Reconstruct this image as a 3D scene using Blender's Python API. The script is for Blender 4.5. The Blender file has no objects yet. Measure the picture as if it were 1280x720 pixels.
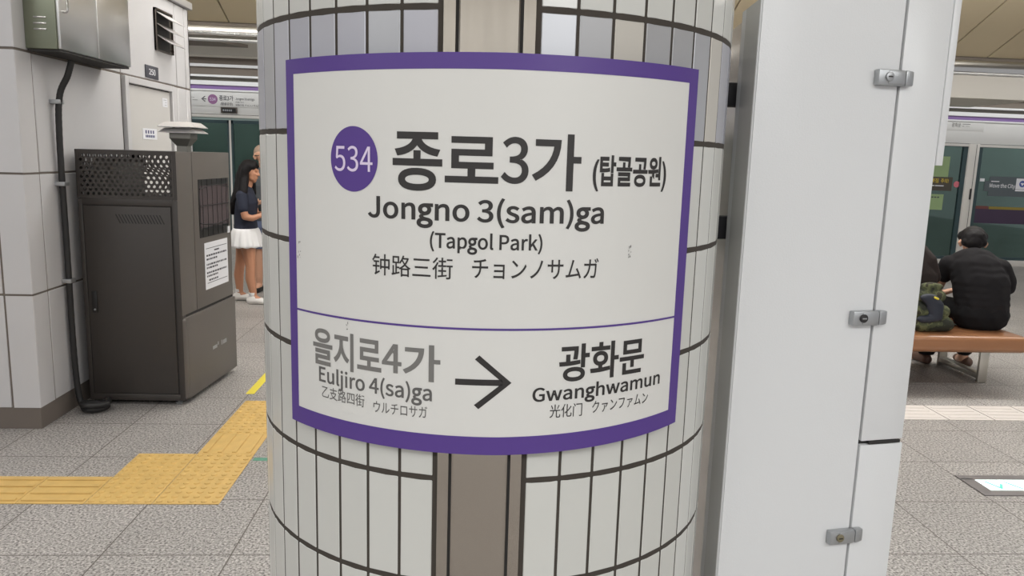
import bpy, bmesh, math, random, json
from mathutils import Vector, Matrix
random.seed(7)
scene = bpy.context.scene
C = scene.collection

# ------------------------------------------------------------------ camera
def make_camera():
    f, pitch, roll, yaw = 965.7, .1679, .0297, math.radians(-3.5)
    cp, sp = math.cos(pitch), math.sin(pitch)
    F = Vector((0, cp, -sp)); U = Vector((0, sp, cp)); X = Vector((1, 0, 0))
    cr, sr = math.cos(roll), math.sin(roll)
    X2 = X * cr + U * sr; U2 = -X * sr + U * cr
    M = Matrix((X2, U2, -F)).transposed()
    M = Matrix.Rotation(yaw, 3, 'Z') @ M
    cd = bpy.data.cameras.new('camera'); cd.sensor_width = 36; cd.lens = f / 1280 * 36
    cd.clip_start = .05; cd.clip_end = 200
    co = bpy.data.objects.new('camera', cd); C.objects.link(co)
    co.matrix_world = Matrix.Translation((0, 0, 1.6)) @ M.to_4x4()
    scene.camera = co
make_camera()

# ------------------------------------------------------------------ light
w = bpy.data.worlds.new('world'); scene.world = w; w.use_nodes = True
w.node_tree.nodes['Background'].inputs[0].default_value = (.95, .96, 1, 1)
w.node_tree.nodes['Background'].inputs[1].default_value = .55
scene.view_settings.view_transform = 'Standard'; scene.view_settings.look = 'None'
scene.view_settings.gamma = 1; scene.view_settings.use_curve_mapping = False
scene.view_settings.exposure = -0.09
# (name, x, y, z, length, width, watts): the station's light lines, with added fill rows among them
LAMPS = [('platform_lamp_row', 0, -2.2, 3.72, 16, .3, 420, 0),
         ('platform_lamp_row', 0, 2.6, 3.72, 16, .3, 130, 0),
         ('platform_lamp_row', 0, 6.6, 3.72, 16, .3, 230, 0),
         ('ceiling_fill_row', 0, 6.3, 3.2, 16, .25, 480, 180),  # added unseen uplight that brightens the tan ceiling slope
         ('ceiling_fill_row', 0, -1.5, 3.2, 16, .25, 60, 180),  # second added uplight, fill for the near ceiling and its reflections
         ('soffit_fill_row', 2, 9.46, 2.83, 22, .05, 42, 80),  # added fill hidden behind the beam, brightens the soffit
         ('edge_lamp_row', 2, 12.15, 2.99, 22, .12, 95, 0),
         ('tunnel_fill_row', 2, 13.5, 3.3, 22, .2, 120, 35),  # added fill on the tunnel wall, lightens the view through the glass
         ('rear_fill_row', 0, -6.9, 3.5, 16, .2, 150, -50),  # added fill aimed at the rear band to make it bright
         ('rear_lamp', 4.0, -6.6, 3.45, 1.3, .5, 60, 50)]
for n, x, y, z, lx, ly, pw, turn in LAMPS:
    l = bpy.data.lights.new(n, 'AREA'); l.shape = 'RECTANGLE'; l.size = lx; l.size_y = ly; l.energy = pw
    l.color = (.97, .99, 1)
    o = bpy.data.objects.new(n, l); o.location = (x, y, z); o.rotation_euler.x = math.radians(turn); C.objects.link(o)

# ------------------------------------------------------------------ materials
def lin(c):
    c = c / 255
    return c / 12.92 if c <= .04045 else ((c + .055) / 1.055) ** 2.4
def rgb(r, g, b): return (lin(r), lin(g), lin(b), 1)
def mat(name, col, rough=.5, metal=0, spec=.5, noise=None, bump=0, bscale=200, emit=0, coat=0):
    m = bpy.data.materials.new(name); m.use_nodes = True
    nt = m.node_tree; b = nt.nodes['Principled BSDF']
    b.inputs['Base Color'].default_value = col; b.inputs['Roughness'].default_value = rough
    b.inputs['Metallic'].default_value = metal; b.inputs['Specular IOR Level'].default_value = spec
    b.inputs['Coat Weight'].default_value = coat
    if emit:
        b.inputs['Emission Color'].default_value = col; b.inputs['Emission Strength'].default_value = emit
    tc = nt.nodes.new('ShaderNodeTexCoord')
    if noise:                                     # (scale, amount) value mottling of the surface itself
        nz = nt.nodes.new('ShaderNodeTexNoise'); nz.inputs['Scale'].default_value = noise[0]; nz.inputs['Detail'].default_value = 5
        nt.links.new(tc.outputs['Object'], nz.inputs['Vector'])
        mr = nt.nodes.new('ShaderNodeMapRange'); mr.inputs[1].default_value = .3; mr.inputs[2].default_value = .7
        mr.inputs[3].default_value = 1 - noise[1]; mr.inputs[4].default_value = 1 + noise[1]
        nt.links.new(nz.outputs['Fac'], mr.inputs[0])
        mx = nt.nodes.new('ShaderNodeMix'); mx.data_type = 'RGBA'; mx.blend_type = 'MULTIPLY'; mx.inputs[0].default_value = 1
        mx.inputs[6].default_value = col; nt.links.new(mr.outputs[0], mx.inputs[7]); nt.links.new(mx.outputs[2], b.inputs['Base Color'])
    if bump:
        nz = nt.nodes.new('ShaderNodeTexNoise'); nz.inputs['Scale'].default_value = bscale; nz.inputs['Detail'].default_value = 3
        nt.links.new(tc.outputs['Object'], nz.inputs['Vector'])
        bp = nt.nodes.new('ShaderNodeBump'); bp.inputs['Strength'].default_value = bump; bp.inputs['Distance'].default_value = .002
        nt.links.new(nz.outputs['Fac'], bp.inputs['Height']); nt.links.new(bp.outputs[0], b.inputs['Normal'])
    return m
def brushed(name, col, rough, axis):
    m = mat(name, col, rough, 1); nt = m.node_tree; b = nt.nodes['Principled BSDF']
    tc = nt.nodes.new('ShaderNodeTexCoord'); mp = nt.nodes.new('ShaderNodeMapping')
    mp.inputs['Scale'].default_value = axis
    nz = nt.nodes.new('ShaderNodeTexNoise'); nz.inputs['Scale'].default_value = 1; nz.inputs['Detail'].default_value = 4
    nt.links.new(tc.outputs['Object'], mp.inputs[0]); nt.links.new(mp.outputs[0], nz.inputs['Vector'])
    mr = nt.nodes.new('ShaderNodeMapRange'); mr.inputs[3].default_value = rough * .6; mr.inputs[4].default_value = rough * 1.5
    nt.links.new(nz.outputs['Fac'], mr.inputs[0]); nt.links.new(mr.outputs[0], b.inputs['Roughness'])
    bp = nt.nodes.new('ShaderNodeBump'); bp.inputs['Strength'].default_value = .06; bp.inputs['Distance'].default_value = .002
    nt.links.new(nz.outputs['Fac'], bp.inputs['Height']); nt.links.new(bp.outputs[0], b.inputs['Normal'])
    return m
def island_tint(m, amt, hues=None):               # each tile its own slight shade
    nt = m.node_tree; b = nt.nodes['Principled BSDF']; col = tuple(b.inputs['Base Color'].default_value)
    g = nt.nodes.new('ShaderNodeNewGeometry'); cr = nt.nodes.new('ShaderNodeValToRGB')
    cr.color_ramp.interpolation = 'CONSTANT' if hues else 'LINEAR'
    e = cr.color_ramp.elements
    hs = hues or [tuple(c * (1 - amt) for c in col[:3]) + (1,), tuple(min(1, c * (1 + amt)) for c in col[:3]) + (1,)]
    e[0].color = hs[0]; e[1].color = hs[1]; e[1].position = 1.0 / (len(hs) if hues else 1)
    for i, h in enumerate(hs[2:]):
        q = e.new((i + 2) / len(hs)); q.color = h
    nt.links.new(g.outputs['Random Per Island'], cr.inputs[0]); nt.links.new(cr.outputs[0], b.inputs['Base Color'])
    return m

M = {}
M['tile'] = island_tint(mat('glazed_tile', rgb(206, 206, 201), .22, bump=.05, bscale=25), .025)
M['tile_metal'] = island_tint(mat('silver_tile', rgb(180, 180, 188), .3, .3, bump=.08, bscale=30), 0,
                              [rgb(182, 182, 190), rgb(178, 178, 180), rgb(190, 190, 197), rgb(180, 181, 185), rgb(198, 193, 184), rgb(183, 184, 193)])
M['grout'] = mat('dark_grout', rgb(66, 60, 54), .9, bump=.3, bscale=400)
M['steel'] = brushed('brushed_steel', rgb(184, 177, 168), .15, (40, 40, 3))
M['steel_dull'] = brushed('dull_steel', rgb(150, 142, 134), .32, (40, 40, 3))
M['mirror'] = mat('polished_steel', rgb(200, 198, 194), .12, 1, bump=.05, bscale=6)
M['box_steel'] = mat('box_steel', rgb(228, 227, 226), .3, 1, bump=.05, bscale=3)
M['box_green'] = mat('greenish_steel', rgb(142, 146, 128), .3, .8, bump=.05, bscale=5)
M['sign_white'] = mat('sign_white', rgb(217, 216, 212), .42, noise=(6, .012))
M['purple'] = mat('sign_purple', rgb(84, 58, 136), .4)
M['ink'] = mat('sign_black', rgb(45, 42, 41), .5)
M['ink_grey'] = mat('sign_grey', rgb(118, 116, 113), .5)
M['ink_mid'] = mat('sign_dim_black', rgb(96, 94, 92), .5)
M['lilac'] = mat('sign_lilac', rgb(222, 208, 232), .5)
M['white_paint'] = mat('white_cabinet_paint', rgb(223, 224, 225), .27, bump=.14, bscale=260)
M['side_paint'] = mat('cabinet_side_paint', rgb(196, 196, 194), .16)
M['latch'] = mat('latch_zinc', rgb(176, 178, 180), .38, .7)
M['latch_dark'] = mat('latch_dark_core', rgb(52, 50, 50), .5, .3)
M['latch_brass'] = mat('latch_aged_core', rgb(140, 132, 108), .45, .5)
M['gap'] = mat('dark_gap', rgb(50, 48, 47), .9)
M['rubber'] = mat('black_rubber', rgb(42, 41, 46), .6)
M['panel'] = mat('wall_panel', rgb(198, 196, 197), .38, noise=(1.3, .03))
M['joint'] = mat('wall_joint', rgb(108, 99, 92), .8)
M['door_paint'] = mat('door_paint', rgb(200, 197, 194), .5, noise=(2, .02))
M['base_dark'] = brushed('base_steel', rgb(120, 112, 106), .3, (4, 4, 60))
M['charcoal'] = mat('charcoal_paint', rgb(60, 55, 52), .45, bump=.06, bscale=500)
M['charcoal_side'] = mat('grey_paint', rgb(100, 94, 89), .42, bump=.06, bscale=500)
M['black'] = mat('black_plastic', rgb(28, 27, 27), .45)
M['conduit'] = mat('black_conduit', rgb(36, 35, 35), .55)
M['paper'] = mat('white_paper', rgb(226, 226, 230), .7)
M['print'] = mat('dark_print', rgb(70, 70, 78), .7)
M['print_blue'] = mat('blue_print', rgb(62, 64, 110), .7)
M['vent_steel'] = mat('vent_cap_steel', rgb(202, 199, 198), .4, .5)
M['vent_grey'] = mat('vent_neck_steel', rgb(140, 138, 132), .4, .6)
M['ceiling_tan'] = mat('ceiling_tan', rgb(204, 190, 160), .6, noise=(.5, .02))
M['soffit'] = mat('soffit_white', rgb(214, 208, 198), .7)
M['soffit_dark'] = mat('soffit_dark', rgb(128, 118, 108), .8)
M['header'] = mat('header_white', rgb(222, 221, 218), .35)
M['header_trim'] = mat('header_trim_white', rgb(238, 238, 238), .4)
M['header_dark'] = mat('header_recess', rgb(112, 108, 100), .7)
M['purple_band'] = mat('header_purple', rgb(140, 112, 168), .4)
M['frame_white'] = mat('frame_white', rgb(214, 210, 204), .4)
M['frame_teal'] = mat('frame_teal', rgb(52, 72, 76), .4)
M['wood'] = mat('bench_wood', rgb(156, 108, 74), .28, coat=.3)
M['leg_steel'] = brushed('leg_steel', rgb(205, 202, 194), .35, (30, 30, 6))
M['yellow'] = mat('tactile_yellow', rgb(210, 174, 104), .5, noise=(14, .07))
M['yellow_tape'] = mat('yellow_tape', rgb(226, 208, 70), .5)
M['green_tape'] = mat('green_tape', rgb(92, 146, 124), .6, noise=(60, .12))
M['strip'] = mat('pale_strip_tile', rgb(214, 206, 200), .5, noise=(30, .03))
M['lit'] = mat('lit_panel', rgb(236, 250, 248), .4, emit=.95)
M['lit_green'] = mat('lit_green', rgb(40, 206, 190), .4, emit=.55)
M['lit_pale'] = mat('lit_pale_green', rgb(110, 220, 188), .4, emit=.6)
M['sign_frame'] = mat('floor_frame_steel', rgb(150, 146, 146), .35, .7)
M['skin'] = mat('skin', rgb(196, 150, 124), .5)
M['skin_tan'] = mat('tanned_skin', rgb(188, 134, 104), .5)
M['skin_pale'] = mat('pale_skin', rgb(214, 172, 150), .5)
M['hair'] = mat('black_hair', rgb(24, 21, 22), .6, spec=.2, bump=.5, bscale=120)
M['hair_brown'] = mat('dark_brown_hair', rgb(44, 36, 34), .6, spec=.2, bump=.6, bscale=90)
M['stubble'] = mat('cropped_grey_hair', rgb(150, 128, 112), .8)
M['navy'] = mat('navy_cotton', rgb(32, 36, 52), .85, bump=.3, bscale=60)
M['white_cloth'] = mat('white_cotton', rgb(228, 226, 226), .8, bump=.2, bscale=60)
M['shoe_white'] = mat('white_sneaker', rgb(232, 228, 224), .5)
M['grey_shirt'] = mat('grey_cotton', rgb(72, 76, 80), .85, bump=.3, bscale=60)
M['shorts'] = mat('blue_shorts', rgb(98, 108, 136), .85)
M['black_shirt'] = mat('black_cotton', rgb(31, 29, 31), .9, spec=.25, bump=.4, bscale=26)
M['black_pants'] = mat('black_trousers', rgb(25, 24, 26), .9, spec=.25, bump=.4, bscale=30)
M['brown_shoe'] = mat('brown_shoe', rgb(92, 66, 54), .5)
M['bag_navy'] = mat('navy_nylon', rgb(38, 42, 54), .6)
M['lips'] = mat('lips', rgb(168, 92, 88), .5)
def camo():
    m = mat('camouflage_cloth', rgb(90, 96, 60), .85); nt = m.node_tree; b = nt.nodes['Principled BSDF']
    tc = nt.nodes.new('ShaderNodeTexCoord'); nz = nt.nodes.new('ShaderNodeTexNoise'); nz.inputs['Scale'].default_value = 14
    cr = nt.nodes.new('ShaderNodeValToRGB'); cr.color_ramp.interpolation = 'CONSTANT'; e = cr.color_ramp.elements
    e[0].color = rgb(42, 44, 34); e[1].color = rgb(72, 76, 52); e[1].position = .45
    q = e.new(.55); q.color = rgb(98, 102, 70); q = e.new(.63); q.color = rgb(58, 54, 42)
    nt.links.new(tc.outputs['Object'], nz.inputs['Vector']); nt.links.new(nz.outputs['Fac'], cr.inputs[0]); nt.links.new(cr.outputs[0], b.inputs['Base Color'])
    return m
M['camo'] = camo()
def granite():
    m = mat('speckled_granite', rgb(150, 140, 132), .42); nt = m.node_tree; b = nt.nodes['Principled BSDF']; L = nt.links
    tc = nt.nodes.new('ShaderNodeTexCoord')
    def noise(scale, detail=4):
        n = nt.nodes.new('ShaderNodeTexNoise'); n.inputs['Scale'].default_value = scale; n.inputs['Detail'].default_value = detail
        n.inputs['Roughness'].default_value = .65; L.new(tc.outputs['Object'], n.inputs['Vector']); return n.outputs['Fac']
    cr = nt.nodes.new('ShaderNodeValToRGB'); e = cr.color_ramp.elements
    e[0].position = .38; e[0].color = rgb(84, 79, 77); e[1].position = .64; e[1].color = rgb(208, 203, 199)
    q = e.new(.46); q.color = rgb(150, 145, 141); q = e.new(.55); q.color = rgb(172, 167, 163)
    L.new(noise(95, 3), cr.inputs[0])
    big = nt.nodes.new('ShaderNodeMapRange'); big.inputs[1].default_value = .3; big.inputs[2].default_value = .7; big.inputs[3].default_value = .88; big.inputs[4].default_value = 1.08
    L.new(noise(1.1, 4), big.inputs[0])
    sx = nt.nodes.new('ShaderNodeSeparateXYZ'); L.new(tc.outputs['Object'], sx.inputs[0])
    def math_(op, a, bb=None, c=None):
        n = nt.nodes.new('ShaderNodeMath'); n.operation = op
        for i, v in enumerate((a, bb, c)):
            if v is None: continue
            if hasattr(v, 'links'): L.new(v, n.inputs[i])
            else: n.inputs[i].default_value = v
        return n.outputs[0]
    P = .5035
    ux = math_('DIVIDE', math_('SUBTRACT', sx.outputs[0], 2.61), P); uy = math_('DIVIDE', math_('SUBTRACT', sx.outputs[1], 3.424), P)
    jx = math_('PINGPONG', ux, .5); jy = math_('PINGPONG', uy, .5)          # 0 on a joint
    dd = math_('MINIMUM', jx, jy)
    jm = math_('LESS_THAN', dd, .0055)
    cell = nt.nodes.new('ShaderNodeCombineXYZ'); L.new(math_('FLOOR', ux), cell.inputs[0]); L.new(math_('FLOOR', uy), cell.inputs[1])
    wn = nt.nodes.new('ShaderNodeTexWhiteNoise'); wn.noise_dimensions = '2D'; L.new(cell.outputs[0], wn.inputs['Vector'])
    tv = nt.nodes.new('ShaderNodeMapRange'); tv.inputs[3].default_value = .93; tv.inputs[4].default_value = 1.05; L.new(wn.outputs['Value'], tv.inputs[0])
    f = math_('MULTIPLY', big.outputs[0], tv.outputs[0])
    mx = nt.nodes.new('ShaderNodeMix'); mx.data_type = 'RGBA'; mx.blend_type = 'MULTIPLY'; mx.inputs[0].default_value = 1
    L.new(cr.outputs[0], mx.inputs[6]); L.new(f, mx.inputs[7])
    m2 = nt.nodes.new('ShaderNodeMix'); m2.data_type = 'RGBA'; m2.inputs[7].default_value = rgb(88, 80, 74)
    L.new(jm, m2.inputs[0]); L.new(mx.outputs[2], m2.inputs[6]); L.new(m2.outputs[2], b.inputs['Base Color'])
    return m
M['granite'] = granite()
def glass(name, tint, reflect):
    m = bpy.data.materials.new(name); m.use_nodes = True; nt = m.node_tree
    nt.nodes.remove(nt.nodes['Principled BSDF']); out = nt.nodes['Material Output']
    tr = nt.nodes.new('ShaderNodeBsdfTransparent'); tr.inputs[0].default_value = tint
    gl = nt.nodes.new('ShaderNodeBsdfGlossy'); gl.inputs['Roughness'].default_value = .03
    gl.inputs[0].default_value = (.9, 1, .97, 1)
    fr = nt.nodes.new('ShaderNodeFresnel'); fr.inputs[0].default_value = reflect
    mx = nt.nodes.new('ShaderNodeMixShader'); nt.links.new(fr.outputs[0], mx.inputs[0]); nt.links.new(tr.outputs[0], mx.inputs[1]); nt.links.new(gl.outputs[0], mx.inputs[2])
    nt.links.new(mx.outputs[0], out.inputs[0]); return m
M['glass'] = glass('green_tinted_glass', (.56, .64, .615, 1), 1.6)
M['smoke_film'] = mat('grey_film', rgb(88, 96, 98), .4)
M['tunnel'] = mat('tunnel_wall', rgb(142, 156, 150), .9, noise=(.8, .25))

# ------------------------------------------------------------------ helpers
def link(name, me, m, parent=None, smooth=None):
    me.materials.append(m) if m is not None else None
    o = bpy.data.objects.new(name, me); C.objects.link(o)
    if parent is not None: o.parent = parent
    if smooth is not None: shade(o, smooth)
    return o
def shade(o, ang=40):
    me = o.data
    bm = bmesh.new(); bm.from_mesh(me)
    for f in bm.faces: f.smooth = True
    a = math.radians(ang)
    for e in bm.edges:
        if len(e.link_faces) == 2 and e.calc_face_angle(0) > a: e.smooth = False
    bm.to_mesh(me); bm.free()
def fin(bm, name, m, parent=None, smooth=40):
    me = bpy.data.meshes.new(name); bmesh.ops.recalc_face_normals(bm, faces=bm.faces[:]); bm.to_mesh(me); bm.free()
    return link(name, me, m, parent, smooth)
def BM(): return bmesh.new()
def box(bm, x0, x1, y0, y1, z0, z1, bev=0, seg=2, mtx=None):
    r = bmesh.ops.create_cube(bm, size=1)
    vs = r['verts']
    for v in vs: v.co = Vector(((x0 + x1) / 2 + v.co.x * (x1 - x0), (y0 + y1) / 2 + v.co.y * (y1 - y0), (z0 + z1) / 2 + v.co.z * (z1 - z0)))
    if bev:
        es = list({e for v in vs for e in v.link_edges})
        g = bmesh.ops.bevel(bm, geom=es, offset=bev, segments=seg, affect='EDGES', profile=.5)
        vs = list({v for f in g['faces'] for v in f.verts} | {v for v in vs if v.is_valid})
    if mtx is not None: bmesh.ops.transform(bm, matrix=mtx, verts=vs)
    return vs
def prism(bm, pts, z0, z1):
    lo = [bm.verts.new((x, y, z0)) for x, y in pts]; hi = [bm.verts.new((x, y, z1)) for x, y in pts]
    bm.faces.new(lo[::-1]); bm.faces.new(hi)
    for i in range(len(pts)):
        j = (i + 1) % len(pts); bm.faces.new((lo[i], lo[j], hi[j], hi[i]))
def lathe(bm, prof, cx=0, cy=0, n=40, a0=0, a1=2 * math.pi):
    full = abs(a1 - a0 - 2 * math.pi) < 1e-6
    k = n if full else n + 1
    rings = [[bm.verts.new((cx + r * math.sin(a0 + (a1 - a0) * i / n), cy - r * math.cos(a0 + (a1 - a0) * i / n), z)) for i in range(k)] for r, z in prof]
    for a, b in zip(rings, rings[1:]):
        for i in range(n):
            j = (i + 1) % k; bm.faces.new((a[i], a[j], b[j], b[i]))
    if full:
        bm.faces.new(rings[0][::-1]); bm.faces.new(rings[-1])
def tube(bm, pts, r, n=10, ridge=0):
    P = [Vector(p) for p in pts]; rings = []; a = None
    for i, p in enumerate(P):
        t = (P[min(i + 1, len(P) - 1)] - P[max(i - 1, 0)]).normalized()
        if a is None: a = t.orthogonal().normalized()
        a = (a - t * a.dot(t)).normalized(); b = t.cross(a)
        rr = r * (1 + (ridge if i % 2 else 0))
        rings.append([bm.verts.new(p + (a * math.cos(2 * math.pi * k / n) + b * math.sin(2 * math.pi * k / n)) * rr) for k in range(n)])
    for A, B in zip(rings, rings[1:]):
        for k in range(n): bm.faces.new((A[k], A[(k + 1) % n], B[(k + 1) % n], B[k]))
    bm.faces.new(rings[0][::-1]); bm.faces.new(rings[-1])
def empty(name, loc=(0, 0, 0), rz=0):
    o = bpy.data.objects.new(name, None); C.objects.link(o); o.location = loc; o.rotation_euler.z = rz; o.empty_display_size = .1
    return o
def tag(o, label, cat=None, group=None, kind=None):
    if label: o['label'] = label
    if cat: o['category'] = cat
    if group: o['group'] = group
    if kind: o['kind'] = kind
    return o
def struct(o, label=None, cat=None): o['kind'] = 'structure'; tag(o, label, cat); return o
def copy_tree(o, parent=None):
    c = o.copy(); C.objects.link(c)
    if parent is not None: c.parent = parent
    for ch in [x for x in o.children]: copy_tree(ch, c)
    return c
def smoothpath(pts, n=8):
    P = [Vector(p) for p in pts]; out = []
    for i in range(len(P) - 1):
        p0, p1, p2, p3 = P[max(i - 1, 0)], P[i], P[i + 1], P[min(i + 2, len(P) - 1)]
        for k in range(n):
            t = k / n
            out.append(.5 * ((2 * p1) + (p2 - p0) * t + (2 * p0 - 5 * p1 + 4 * p2 - p3) * t * t + (3 * p1 - p0 - 3 * p2 + p3) * t ** 3))
    out.append(P[-1]); return out

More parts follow.
